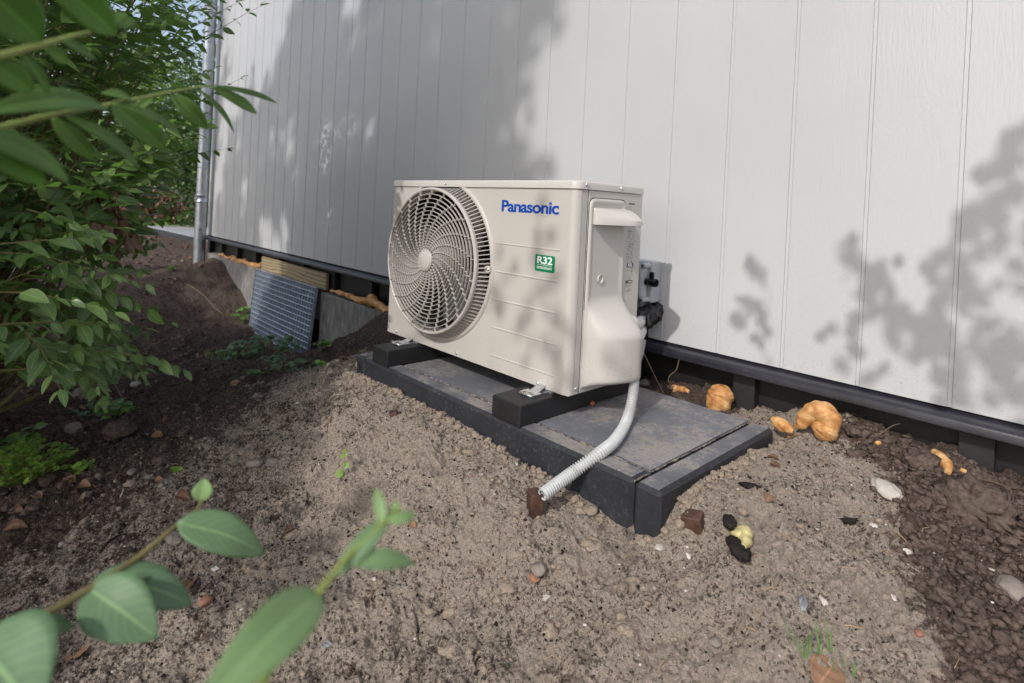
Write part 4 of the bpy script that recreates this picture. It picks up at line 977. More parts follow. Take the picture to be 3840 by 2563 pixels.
def scatter(n, seed, x0, x1, y0, y1, dens=None):
    rg = np.random.default_rng(seed); P = np.stack([rg.uniform(x0, x1, n), rg.uniform(y0, y1, n)], 1); P = P[outside(P)]
    if dens is not None: P = P[rg.random(len(P)) < dens(P[:, 0], P[:, 1])]
    return P, np.random.default_rng(seed+1)
P, rg = scatter(15000, 1, -.8, 1.8, -1.15, .57, lambda x, y: .25+.75*sstep(.45, .62, fbm(x*8, y*8, 3, 50)))
crumbs('soil_crumbs', MAT['darkclod'], P, .0008+.0032*rg.random(len(P))**3, .8, 2, .25, 'black soil crumbs scattered on the sand')
P, rg = scatter(9000, 5, -.8, 1.6, -1.1, .5, lambda x, y: sand_field(x, y)*(.3+.7*sstep(.45, .6, fbm(x*6, y*6, 3, 60))))
MAT['sandclod'] = simple('sand_clod', (.25, .20, .155), .95, 0, 300, .3, .8, .003)
crumbs('sand_lumps', MAT['sandclod'], P, .001+.006*rg.random(len(P))**3.5, .75, 6, .35, 'small lumps of damp sand')
P, rg = scatter(48000, 9, 1.0, 1.9, -.6, .57, lambda x, y: (1-sand_field(x, y)))
crumbs('soil_clods', MAT['clod'], P, .0014+.0095*rg.random(len(P))**4, .7, 10, .25, 'crumbly dark clods between the sand and the house')
P, rg = scatter(800, 101, 1.0, 1.9, -.6, .57, lambda x, y: (1-sand_field(x, y))*(.25+.75*sstep(.0, .35, y)))
crumbs('soil_lumps', MAT['clod'], P, .005+.012*rg.random(len(P))**2.2, .75, 102, .3, 'crumbly soil lumps heaped against the house', True)
P, rg = scatter(900, 103, -2.6, 0, -1.2, .4, lambda x, y: (1-sand_field(x, y))*sstep(.3, -.2, y))
crumbs('soil_lumps', MAT['clod'], P, .006+.016*rg.random(len(P))**2.5, .7, 104, .3, 'soil lumps and stones under the bush', True)
rg = np.random.default_rng(120); n_ = 420
P = np.concatenate([np.stack([rg.uniform(.0, 1.1, n_), -.131-.022*rg.random(n_)**1.5], 1), np.stack([1.107+.022*rg.random(n_//2)**1.5, rg.uniform(-.12, .40, n_//2)], 1)])
crumbs('sand_clumps', MAT['sandclod'], P, .0022+.0085*rg.random(len(P))**3, .8, 121, .3, 'crumbs of sand banked against the kerb stones', True)
P, rg = scatter(420, 105, -.2, 1.5, -.9, .4, lambda x, y: sand_field(x, y)*sstep(.46, .56, fbm(x*5, y*5, 3, 60)))
crumbs('sand_clumps', MAT['sandclod'], P, .004+.012*rg.random(len(P))**2.5, .6, 106, .45, 'clumps of damp sand', True)
P, rg = scatter(22000, 13, -3.4, .2, -1.2, .5, lambda x, y: (1-sand_field(x, y))*(.15+.85*sstep(.3, -.1, y)))
crumbs('soil_clods', MAT['clod'], P, .0016+.011*rg.random(len(P))**4, .7, 14, .3, 'crumbly dark soil and gravel below the bush')
P, rg = scatter(3000, 17, -1.6, 1.8, -1.1, .5)
crumbs('shell_fragments', MAT['shell'], P, .0006+.0030*rg.random(len(P))**3, .4, 18, .2, 'white shell grit')
P, rg = scatter(650, 21, -2.0, 1.8, -1.1, .5)
crumbs('gravel', MAT['palestone'], P, .001+.0045*rg.random(len(P))**2.5, .6, 22, .3, 'pale gravel grains')
P, rg = scatter(260, 25, -1.6, 1.8, -1.1, .5)
crumbs('brick_grit', MAT['brick'], P, .001+.003*rg.random(len(P))**2, .6, 26, .3, 'orange brick grit')

def rock(px, py, size, mat, label, name='stone', cat='stone', flat=.65, seed=0, sink=.3, stretch=(1, 1), ang=0, jag=.3):
    p = gpt(px, py); bm = bmesh.new(); bmesh.ops.create_icosphere(bm, subdivisions=4, radius=1)
    rg = np.random.default_rng(seed+100); cen = rg.normal(0, 1, (9, 3)); cen /= np.linalg.norm(cen, axis=1, keepdims=True); off = rg.uniform(.62, 1.0, 9)
    for v in bm.verts:
        c = np.array(v.co); 
        for q_, d in zip(cen, off):
            ex = c@q_-d
            if ex > 0: c = c-q_*ex*.85
        c = c*(1+jag*(float(fbm(np.array([c[0]*4+c[2]*3]), np.array([c[1]*4-c[2]*2]), 3, seed)[0])-.5)+jag*.9*(float(fbm(np.array([c[0]*9+c[2]*7+50]), np.array([c[1]*9-c[2]*6+50]), 4, seed+3, .7)[0])-.5))
        v.co = Vector((c[0]*size*stretch[0], c[1]*size*stretch[1], c[2]*size*flat))
    me = bpy.data.meshes.new(name); bm.to_mesh(me); bm.free(); o = link(name, me, MAT[mat], None, True)
    o.location = (p[0], p[1], p[2]+size*flat*(1-2*sink)); o.rotation_euler = (rg.uniform(-.2, .2), rg.uniform(-.2, .2), ang); return tag(o, label, cat)
rock(3325, 1858, .026, 'palestone', 'flat pale grey stone on the sand near its right hand edge', seed=1, flat=.45, stretch=(1.3, .8), ang=-.7)
rock(3650, 1900, .062, 'clod', 'big crusty lump of dried grey soil on the right below the last batten', 'soil_lump', 'soil lump', .55, 2, .42, (1.05, .85), -.4, 1.1)
rock(3450, 1760, .032, 'clod', 'grey soil lump touching the yellow foam smear', 'soil_lump', 'soil lump', .7, 3, .2, (1, 1), 0, .7)
rock(3200, 1640, .016, 'clod', 'dark crumbly clod just right of the curled foam', 'soil_lump', 'soil lump', .8, 4, .2, (1, 1), 0, .7)
rock(2768, 2072, .017, 'darkclod', 'black clod carrying the pale yellow foam scrap', 'soil_lump', 'soil lump', .6, 5, .3, (1.7, .9), -.8, .6)
rock(2735, 1985, .014, 'darkclod', 'elongated black clod above the yellow foam scrap', 'soil_lump', 'soil lump', .6, 6, .3, (1.6, .8), -1.0, .6)
rock(3165, 1965, .010, 'darkclod', 'thin upright streak of black soil on the bright sand', 'soil_lump', 'soil lump', .5, 7, .3, (2.6, .7), .9, .6)
rock(2812, 1830, .011, 'darkclod', 'bluish black clod halfway up the right sand slope', 'soil_lump', 'soil lump', .5, 8, .3, (2.0, .8), .2, .6)
rock(955, 1745, .019, 'stone', 'dark angular stone, left one of a pair in the sand', seed=9, stretch=(1.2, .8), ang=.5)
rock(1020, 1742, .019, 'stone', 'brown pointed stone, right one of a pair in the sand', seed=10, stretch=(1.1, .75), ang=.9)
rock(2018, 2150, .016, 'stone', 'smooth dark grey stone lodged in a crack of the sand', seed=11, stretch=(.9, 1.2), ang=.5)
rock(650, 2035, .018, 'stone', 'rough stone under the near leaf stem', seed=12, stretch=(1.3, .8), ang=.3)
rock(310, 1490, .045, 'stone', 'broad flat grey stone at the edge of the bush', seed=13, flat=.5, stretch=(1.2, .8))
rock(510, 1450, .022, 'palestone', 'pale grey stone in the dark soil right of the bush', seed=14)
rock(450, 1640, .052, 'clod', 'round dark soil lump below the small weed', 'soil_lump', 'soil lump', .7, 15, .3, (1.1, .9), 0, .5)
rock(275, 1620, .036, 'stone', 'grey cracked stone left of the round soil lump', seed=16, flat=.5, stretch=(1.5, .7))
rock(3790, 2240, .022, 'stone', 'smooth brownish stone at the right edge of the dark soil', seed=17, stretch=(.9, 1.2))
rock(2680, 2420, .009, 'stone', 'faint grey pebble in the lower sand', 'pebble', 'pebble', seed=18)
rock(770, 2265, .012, 'brick', 'pinkish brown brick chip between the near leaves', 'brick_chip', 'brick chip', .6, 19)
rock(190, 2420, .012, 'brick', 'red brick chip near the lower left corner', 'brick_chip', 'brick chip', .5, 20, .3, (1.5, .8), .4)
rock(2470, 2070, .008, 'palestone', 'small pale pebble below the paving corner', 'pebble', 'pebble', seed=21)
rock(3445, 2400, .007, 'brick', 'small square orange brick chip at the sand edge', 'brick_chip', 'brick chip', .6, 22)
rock(2005, 2180, .010, 'brick', 'orange brick chip under the dark stone in the crack', 'brick_chip', 'brick chip', .5, 23)
rock(495, 1780, .012, 'stone', 'small brown stone on the mixed soil', 'pebble', 'pebble', seed=24)
rock(460, 1345, .014, 'palestone', 'small pale stone half hidden beneath the low bush branch', seed=25)
rock(40, 1000, .02, 'palestone', 'light pebble in the shade beneath the bush', 'pebble', 'pebble', seed=26)
rock(2520, 1475-10, .012, 'clod', 'grey clod behind the paving at the plinth', 'soil_lump', 'soil lump', .7, 27, .2, (1, 1), 0, .6)
rock(2418, 1448, .016, 'stone', 'rounded grey stone right behind the tile corner', seed=28, flat=.9)

def shell(px, py, L, w_, mat, label, ang, tiltv=.2, seed=0):
    p = gpt(px, py); n = 10; vs = []; nv = 8
    for i in range(n+1):
        u = i/n; ww = w_*math.sin(math.pi*(u*.92+.04))**.7*(.72+.5*float(fbm(np.array([u*5+px]), np.array([py*.1]), 2, 3)[0]))
        for j in range(nv+1): v = 2*j/nv-1; vs.append(((u-.5)*L, v*ww/2, (.30*(1-v*v)*math.sin(math.pi*u)+.16*math.sin(v*5+u*7))*w_))
    mb = MB().add(vs, [(i*(nv+1)+j, (i+1)*(nv+1)+j, (i+1)*(nv+1)+j+1, i*(nv+1)+j+1) for i in range(n) for j in range(nv)])
    o = mb.build('shell', MAT[mat], None, True); s = o.modifiers.new('t', 'SOLIDIFY'); s.thickness = .0008
    nn = gnormal(p[0], p[1]); o.rotation_euler = (Vector(nn).to_track_quat('Z', 'Y') @ Euler((tiltv, 0, ang)).to_quaternion()).to_euler(); o.location = p+nn*.002
    return tag(o, label, 'shell')
shell(1230, 2428, .021, .012, 'blueshell', 'oval blue-grey mussel shell lying alone on the lower sand', .6)
shell(3400, 2085, .021, .011, 'shell', 'elongated pale shell fragment near the upper right sand edge', -.8)
shell(3010, 2270, .024, .019, 'blueshell', 'broad dark grey shell at the lower right of the sand', 1.2)
shell(3090, 2270, .022, .009, 'shell', 'narrow ribbed pale shell beside the dark grey shell', -1.2)
shell(3350, 2275, .015, .009, 'shell', 'small bright white shell chip on the right sand slope', -1.0)
shell(2050, 2250, .015, .009, 'palestone', 'small cream coloured shell right of the near leaf', .9)
shell(3275, 1978, .015, .010, 'shell', 'white shell with bluish tint below the flat pale stone', -.3)
shell(2583, 2105, .012, .009, 'shell', 'tiny fan shaped shell left of the yellow foam', -.7)
shell(230, 2050, .016, .012, 'palestone', 'ridged cream cockle shell on the left sand', .9)
shell(1115, 1610-90, .012, .007, 'shell', 'pale oval shell on the left slope of the mound', .7)
shell(808, 2140, .018, .010, 'shell', 'ragged white shell flake between the two near stems', .8)
shell(1935, 1745, .010, .008, 'shell', 'round cream shell below the long front kerb', .4)

# ------------------------------------------------------------------ dead leaves
def dead_leaf(px, py, L, ang, label, curl=.5, tint=.4, wide=.42, name='dead_leaf'):
    p = gpt(px, py); lv = Leaves(nu=12, fold=.5, curl=0.0, wide=wide); V, F, LU, LV = lv.T; V = V.copy()
    # refine across: build own grid
    nu, nv = 14, 8; vs = []; lu = []; lvv = []; rg = np.random.default_rng(int(px+py))
    for i in range(nu+1):
        u = i/nu; ww = wide*math.sin(math.pi*u**.85)**.8 if 0 < u < 1 else .01
        for j in range(nv+1):
            v = 2*j/nv-1; a = v*curl*2.2; y = math.sin(a)/(curl*2.2)*ww; z = (1-math.cos(a))/(curl*2.2)*ww
            z += .10*math.sin(u*3.2)*curl+.02*math.sin(u*22+v*3); vs.append((u-.5, y, z)); lu.append(u); lvv.append(v)
    F = [(i*(nv+1)+j, (i+1)*(nv+1)+j, (i+1)*(nv+1)+j+1, i*(nv+1)+j+1) for i in range(nu) for j in range(nv)]
    me = np_mesh(name, np.array(vs)*L, F, dict(tint=('POINT', np.full(len(vs), tint)), lu=('POINT', lu), lv=('POINT', lvv)))
    o = link(name, me, MAT['dryleaf'], None, True); s = o.modifiers.new('t', 'SOLIDIFY'); s.thickness = .0006
    nn = gnormal(p[0], p[1]); o.rotation_euler = (Vector(nn).to_track_quat('Z', 'Y') @ Euler((rg.uniform(-.3, .3), rg.uniform(-.1, .1), ang)).to_quaternion()).to_euler(); o.location = p+nn*.003
    return tag(o, label, 'dead leaf')
DL = [(3095, 2535, .055, .5, 'large curled tan dead leaf among grass blades at the bottom edge', .35, .75),
 (2880, 1880, .030, .4, 'folded orange-brown dead leaf in the middle of the right sand slope', .5, .75), (2900, 1725, .024, 1.1, 'shrivelled dark dead leaf just below the kerb end', .7, .35),
 (2908, 1760, .022, .2, 'crumpled brown dead leaf under the shrivelled one', .7, .2), (2975, 1648, .026, 1.3, 'upright tan dead leaf between foam scrap and soil', .5, .7),
 (690, 1875, .046, .1, 'rolled brown dead leaf behind the yellow-green leaf tip', .8, .3), (260, 1810, .042, .6, 'brown curled dead leaf right of the bright green weed', .6, .4),
 (320, 1830, .038, .3, 'tan furrowed dead leaf next to the weed', .6, .5), (310, 1880, .044, -.4, 'striped brown dead leaf rolled in the soil at left', .7, .35),
 (140, 1870, .036, .4, 'dark reddish dead leaf under the bright weed', .6, .3), (75, 1925, .048, .6, 'long brown dead leaf roll at the left edge', .8, .25),
 (60, 1990, .046, .6, 'lowest brown dead leaf roll at the left edge', .8, .3), (290, 2470, .040, .3, 'yellowish veined dead leaf near the lower left', .25, .95),
 (1550, 1980, .018, -.3, 'small tan dead leaf tip behind the blurred shoot', .4, .7), (710, 2215, .036, .2, 'torn dark brown dead leaf by the brick chip', .5, .2),
 (1090, 2000, .026, .8, 'narrow dark brown leaf roll right of the near leaf', .8, .15), (775, 1330, .055, .2, 'orange-brown dead leaf on the soil left of the grate weeds', .5, .7),
 (885, 1445, .05, .3, 'bright yellow narrow dead leaf on the dark slope', .3, 1.0), (590, 1640, .04, .4, 'pale brown dead leaf on the left soil', .4, .6), (740, 1525, .03, .2, 'small tan dead leaf on the dark soil', .5, .5),
 (800, 1215, .05, .1, 'brown dead leaf midway on the dark bank', .5, .45), (1285, 1355, .04, .3, 'reddish brown dead leaf at the crest left of the kerb', .5, .35), (1005, 1580, .034, .6, 'thin dark leaf curl on the left sand slope', .8, .2)]
for a in DL: dead_leaf(*a)
MAT['yellowleaf'] = simple('yellow_leaf', (.50, .33, .06), .5, 0, 30, .2)
# leaf litter far off near the path
P, rg = scatter(500, 71, -7.5, -3.2, -.8, 1.4)
lv = Leaves(nu=3, fold=.3, curl=.3, wide=.5)
for x, y in P: lv.add((x, y, float(gh(x, y))+.006), [rg.normal(), rg.normal(), .1], [rg.normal(0, .4), rg.normal(0, .4), 1], rg.uniform(.02, .05), rg.random())
o = link('leaf_litter', lv.mesh('leaf_litter'), MAT['dryleaf']); o['kind'] = 'stuff'; o['label'] = 'brown leaf litter near the paved path'

P, rg = scatter(260, 73, -2.4, .4, -1.15, .3, lambda x, y: (1-sand_field(x, y))*.8+.08)
lv = Leaves(nu=4, fold=.45, curl=.5, wide=.34)
for x, y in P: lv.add((x, y, float(gh(x, y))+.004), [rg.normal(), rg.normal(), .12], [rg.normal(0, .5), rg.normal(0, .5), 1], rg.uniform(.012, .035), rg.random())
o = link('leaf_litter', lv.mesh('leaf_litter'), MAT['dryleaf']); o['kind'] = 'stuff'; o['label'] = 'small dry leaf scraps on the soil by the bush'
rg = np.random.default_rng(31); mb = MB()
for i in range(420):
    x, y = rg.uniform(-1.6, 1.7), rg.uniform(-1.05, .5)
    if not outside(np.array([[x, y]]))[0]: continue
    a = rg.uniform(0, 6.28); l = rg.uniform(.006, .028); p0 = np.array([x, y, float(gh(x, y))+.0015]); p1 = np.array([x+l*math.cos(a), y+l*math.sin(a), 0]); p1[2] = float(gh(p1[0], p1[1]))+.002; pm = (p0+p1)/2+np.array([rg.normal(0, .15)*l, rg.normal(0, .15)*l, .002])
    mb.tube([p0, pm, p1], rg.uniform(.0003, .0008), 4, False)
o = mb.build('root_fibres', MAT['straw']); o['kind'] = 'stuff'; o['label'] = 'fine dry roots and straw bits on the soil'
# twigs and straws
def twig(name, pts, r, mat, label, cat='twig'):
    P = catmull(pts, 6); o = MB().tube(P, [r*(1-.5*i/len(P)) for i in range(len(P))], 6).build(name, MAT[mat], None, True); return tag(o, label, cat)
R2 = lambda x, y: (2150+x*.542, 1200+y*.542)
twig('straw', [atY(*R2(475, 205), .52), atY(*R2(545, 350), .50), atY(*R2(622, 505), .42)], .0012, 'straw', 'straight dry straw leaning from the flashing down to the paving', 'straw')
twig('straw', [atY(*R2(733, 265), .525), atY(*R2(712, 345), .53), atY(*R2(665, 390), .53), atY(*R2(655, 435), .52)], .0008, 'straw', 'thin curved reddish root hanging below the flashing', 'root')
g7 = lambda x, y: (2300+x*.6557, 1200+y*.6557)
twig('twig', [atY(*g7(1490, 672), .47), atY(*g7(1545, 640), .49), atY(*g7(1600, 605), .50), atY(*g7(1640, 595), .51)], .0018, 'bark', 'forked dry twig standing on the clods against the black plinth')
twig('twig', [hit(*g7(2090, 955), .008), hit(*g7(2170, 960), .01), hit(*g7(2260, 985), .008), hit(*g7(2349, 1010), .012)], .0028, 'bark', 'brown root lying on the clods at the right edge')
twig('twig', [hit(1000, 1460, .03), hit(1030, 1500, .02), hit(1060, 1600, .005)][:0] or [hit(400, 1440, .05), hit(440, 1490, .03), hit(490, 1560, .004)], .004, 'bark', 'dark stick slanting into the soil beside the small weed')
twig('straw', [hit(2040, 2484, .003), hit(2075, 2484, .006), hit(2108, 2492, .003)], .0008, 'straw', 'pale straw on the dark patch at the bottom of the sand', 'straw')
twig('straw', [hit(450, 1880, .003), hit(458, 1860, .006), hit(462, 1838, .004)], .002, 'palestone', 'short pale splinter standing on the left sand', 'splinter')
twig('twig', [hit(700, 1070, .01), hit(760, 1115, .02), hit(800, 1160, .02), hit(840, 1185, .005)], .0014, 'straw', 'thin pale root on the dark bank below the downpipe', 'root')
twig('twig', [hit(380, 2080, .004), hit(400, 2050, .006), hit(440, 2025, .006), hit(475, 2010, .003)], .003, 'darkclod', 'curved black root fragment on the left sand', 'root')
# snail on the tile
sn = MB(); a_ = atZ(*R5(1700, 578), SZ+.006); sn.lathe([(.0001, .006), (.004, .0055), (.0068, .002), (.007, -.001), (.005, -.004)], tuple(a_), 'z', 16)
sn.tube([(a_[0]-.014, a_[1]-.004, a_[2]-.0045), (a_[0]-.004, a_[1]-.002, a_[2]-.004)], .0015, 6)
MAT['snail'] = simple('brown_snail_shell', (.25, .09, .04), .3, 0, 200, .3); tag(sn.build('snail', MAT['snail'], None, True), 'small brown snail on the tile beside the bearer', 'snail')

# ------------------------------------------------------------------ weeds
def weed(px, py, n, L, hgt, mat, label, seed, spread=.05, name='weed', cat='weed', wide=.5, up=.5, lean=(0, 0, 0)):
    rg = np.random.default_rng(seed); p = gpt(px, py); root = empty(name, tuple(p), label, cat); st = MB(); lv = Leaves(nu=4, fold=.15, curl=.25, wide=wide)
    for i in range(n):
        a = rg.uniform(0, 6.28); r_ = spread*rg.random()**.6; h_ = hgt*rg.uniform(.4, 1)*(1-.5*r_/spread)
        b = p+np.array([r_*math.cos(a)*.4, r_*math.sin(a)*.4, 0]); tp = p+np.array([r_*math.cos(a), r_*math.sin(a), h_])+np.array(lean)*h_
        st.tube(catmull([b, (b+tp)/2+np.array([0, 0, h_*.1]), tp], 3), .0008, 4, False)
        k = rg.integers(3, 6)
        for j in range(k):
            aa = a+2*math.pi*j/k+rg.uniform(-.3, .3); d = nrm([math.cos(aa), math.sin(aa), rg.uniform(-.1, up)])
            l = L*rg.uniform(.6, 1.1); lv.add(tp, d, [rg.normal(0, .25), -.3+rg.normal(0, .25), 1], (l, l), rg.random())
    st.build('stem', MAT['twiggreen'], root); link('leaves', lv.mesh('leaves'), LEAF[mat], root); return root
weed(85, 1800, 150, .013, .115, 'fresh', 'bright yellow-green clover like weed at the lower left edge', 1, .115, up=.5, wide=.75)
weed(60, 1700, 10, .05, .10, 'weed', 'dark lobed weed behind the bright clover like weed', 2, .09)
weed(430, 1560, 26, .022, .06, 'weed', 'small bright green weed on the stones below the bush', 3, .06)
weed(330, 1560, 10, .02, .04, 'ivy', 'sparse creeping weed left of the small bright weed', 4, .06)
weed(310, 1770, 5, .028, .025, 'fresh', 'tiny star shaped seedling on the left soil', 5, .02, 'seedling', 'seedling')
weed(655, 1772, 3, .014, .012, 'fresh', 'tiny two leaved seedling on the upper left sand', 6, .01, 'seedling', 'seedling')
weed(1000, 1340, 36, .038, .16, 'ivy', 'green creeping weed climbing at the bottom of the steel grate', 7, .20, up=.2)
weed(900, 1345, 14, .030, .06, 'ivy', 'low ivy like weed left of the grate weed', 8, .16)
weed(1060, 1390, 16, .032, .05, 'ivy', 'trailing weed on the slope below the grate corner', 9, .14)
weed(900, 1215, 10, .040, .16, 'weed', 'pale green weed growing beside the left edge of the grate', 10, .06)
weed(1215, 1310, 4, .034, .05, 'weed', 'little seedling with three pale leaves right of the grate', 11, .03, 'seedling', 'seedling')
weed(1208, 1375, 3, .02, .03, 'fresh', 'thin seedling on the crest left of the paving', 12, .012, 'seedling', 'seedling')
weed(650, 1020, 6, .035, .06, 'fresh', 'young plant on the dark soil left of the downpipe', 13, .05, 'seedling', 'seedling')
# upright seedling in the sand
p = gpt(1285, 1795); r_ = empty('seedling', tuple(p), 'upright seedling with pointed leaves in the sand below the kerb', 'seedling'); st = MB(); lv = Leaves(nu=5, fold=.12, curl=.1, wide=.5)
top = p+np.array([.002, .0, .058]); st.tube(catmull([p, p+np.array([.003, 0, .03]), top], 4), .0007, 4)
for h_, dx, L, t_ in ((.052, .5, .010, 1), (.045, -.4, .010, 1), (.026, 1, .015, .8), (.006, -1, .019, .6), (.058, .1, .008, 1)): lv.add(p+np.array([0, 0, h_]), nrm(RV*dx+np.array([0, 0, .35])), -FW+np.array([0, 0, .4]), (L, L), t_)
st.build('stem', MAT['twiggreen'], r_); link('leaves', lv.mesh('leaves'), LEAF['fresh'], r_)
def grass(px, py, n, L, label, seed, sp=.03):
    rg = np.random.default_rng(seed); p = gpt(px, py); mb = MB()
    for i in range(n):
        b = p+np.array([rg.uniform(-sp, sp), rg.uniform(-sp, sp), 0]); b[2] = gh(b[0], b[1]); l = L*rg.uniform(.5, 1); d = np.array([rg.normal(0, .18), rg.normal(0, .18), 1.]); sd = RV*.0011
        P = [b, b+d*l*.5, b+d*l+np.array([rg.normal(0, .1)*l, rg.normal(0, .1)*l, 0])]
        mb.add([P[0]-sd, P[0]+sd, P[1]+sd*.8, P[1]-sd*.8, P[2]], [(0, 1, 2, 3), (3, 2, 4)])
    o = mb.build('grass_tuft', MAT['grassm'], None); return tag(o, label, 'grass tuft')
MAT['grassm'] = simple('grass_blade', (.09, .19, .04), .5, 0, 50, .2)
grass(3030, 2500, 5, .055, 'few thin green grass blades left of the large tan leaf', 1, .012); grass(3110, 2470, 5, .05, 'few thin green grass blades right behind the large tan leaf', 2, .015); grass(3170, 2530, 4, .03, 'short grass blades at the bottom edge right of the large tan leaf', 5, .012)
grass(820, 1350, 45, .07, 'soft grass tuft on the dark soil in front of the grate', 3, .08)

# ------------------------------------------------------------------ the big bush on the left
def bush():
    rg = np.random.default_rng(11); root = empty('bush', (-1.0, -1.15, float(gh(-1., -1.15))), 'large dark green leafy bush filling the left side', 'bush')
    lv = Leaves(nu=5, fold=.2, curl=.2, wide=.24); st = MB()
    cy = [-700, 0, 60, 110, 180, 260, 330, 400, 470, 520, 580, 640, 700, 760, 840, 880, 930]
    cx = [520, 545, 500, 470, 500, 480, 430, 395, 390, 395, 330, 310, 330, 350, 395, 280, 60]
    base = np.array([-.95, -1.2, float(gh(-.95, -1.2))]); cnt = 0; tries = 0; tips = []
    while cnt < 1020 and tries < 60000:
        tries += 1
        v = rg.uniform(-420, 830); lim = np.interp(v, cy, cx); u = rg.uniform(-520, lim-30)
        if v > 550 and (u > lim-60 or rg.random() < .62): continue
        if 430 < v <= 550 and rg.random() < .3: continue
        s_ = sstep(250, 800, v); t = rg.uniform(1.55-.25*s_, 3.5-1.2*s_)
        # thin out the top right where the sky shows
        if u > 250 and v < 330 and rg.random() < .45: continue
        P0 = atD(u*OV, v*OV, t)
        if P0[2] < gh(P0[0], P0[1])+.10 or P0[1] > .1: continue
        L = rg.uniform(.22, .42); upb = .75-.95*s_
        d = nrm(RV*rg.uniform(.6, 1.1)-FW*rg.uniform(-.3, .6)+np.array([0, 0, upb+rg.normal(0, .22)])+rg.normal(0, .15, 3))
        b = P0-d*L*.6; tip = P0+d*L*.4; tu, tv = proj(tip); tu /= OV; tv /= OV
        if tv > 905 or tu > np.interp(tv, cy, cx)+12 or tip[2] < gh(tip[0], tip[1])+.05: continue
        n = int(L/.036); lite = .95 if (v < 380 and u > 40) else .5
        spray(lv, st, b, d, L, n, rg.uniform(.054, .076), rg, droop=.5+.5*s_, tint=(0, lite)); cnt += 1; tips.append(b)
    # hand placed outer shoots seen against the wall and the soil
    for (u0, v0, u1, v1, t0, t1, n, sz, tn) in ((300, 190, 585, 5, 2.3, 2.2, 15, .062, .8), (330, 130, 545, 20, 2.5, 2.4, 12, .06, .8), (320, 330, 545, 182, 2.4, 2.3, 12, .06, .6), (300, 400, 515, 340, 2.0, 1.95, 11, .055, .4), (260, 255, 480, 110, 2.5, 2.4, 12, .06, .9),
            (160, 470, 415, 520, 1.75, 1.7, 13, .058, .4), (130, 450, 400, 415, 1.8, 1.75, 12, .055, .4), (120, 800, 425, 832, 1.5, 1.5, 13, .052, .5), (60, 640, 330, 650, 1.45, 1.45, 11, .055, .4), (0, 745, 240, 745, 1.3, 1.35, 10, .055, .7), (180, 640, 385, 745, 1.6, 1.6, 11, .05, .5),
            (0, 670, 260, 700, 1.25, 1.3, 10, .056, .6), (150, 620, 345, 560, 1.8, 1.8, 10, .05, .4), (0, 850, 230, 860, 1.35, 1.4, 11, .052, .2), (0, 560, 200, 560, 1.3, 1.35, 9, .06, .3), (60, 480, 230, 545, 1.35, 1.4, 9, .06, .3)):
        A = atD(u0*OV, v0*OV, t0); B = atD(u1*OV, v1*OV, t1); L = np.linalg.norm(B-A); tips.append(A)
        spray(lv, st, A, (B-A)/L+np.array([0, 0, .10]), L*1.02, max(5, int(n*.72)), sz*.95, rg, droop=.35, rs=.0022, tint=(.15, tn))
    link('leaves', lv.mesh('leaves'), LEAF['bush'], root)
    for i in range(0, len(tips), 4):
        b = tips[i]; m = (base+b)/2+np.array([rg.normal(0, .08), rg.normal(0, .08), -.05+rg.normal(0, .05)]); m[2] = max(m[2], gh(m[0], m[1])+.08)
        st.tube(catmull([base+rg.normal(0, .04, 3)*[1, 1, 0], m, b], 5), [.009, .0085, .008, .0075, .007, .006, .0055, .005, .004, .003, .002], 5, False)
    st.build('twigs', MAT['twig'], root)
    tr = MB(); tr.tube(catmull([base+(0, 0, -.1), base+(.03, .02, .15), base+(-.02, .05, .42)], 5), [.055, .05, .045, .042, .038, .035, .032, .03, .028, .025, .02], 12)
    tr.tube(catmull([base+(.1, .15, -.1), base+(.16, .22, .2), base+(.2, .3, .55)], 5), [.035, .033, .03, .028, .026, .024, .022, .02, .018, .015, .012], 10)
    tr.build('trunk', MAT['bark'], root, True)
    dl = Leaves(nu=4, fold=.5, curl=.4, wide=.25)      # withered cluster
    for a, b, k in ((385, 640, 10), (395, 740, 12), (470, 760, 9), (400, 700, 8)):
        c = atD(a*1.0, b*1.15, 1.7)
        for i in range(k): dl.add(c+rg.normal(0, .018, 3), [rg.normal(0, .3), rg.normal(0, .3), -1], rg.normal(0, 1, 3), (rg.uniform(.03, .06), .05), rg.uniform(0, .6))
    link('withered_leaves', dl.mesh('withered_leaves'), MAT['dryleaf'], root)
bush()

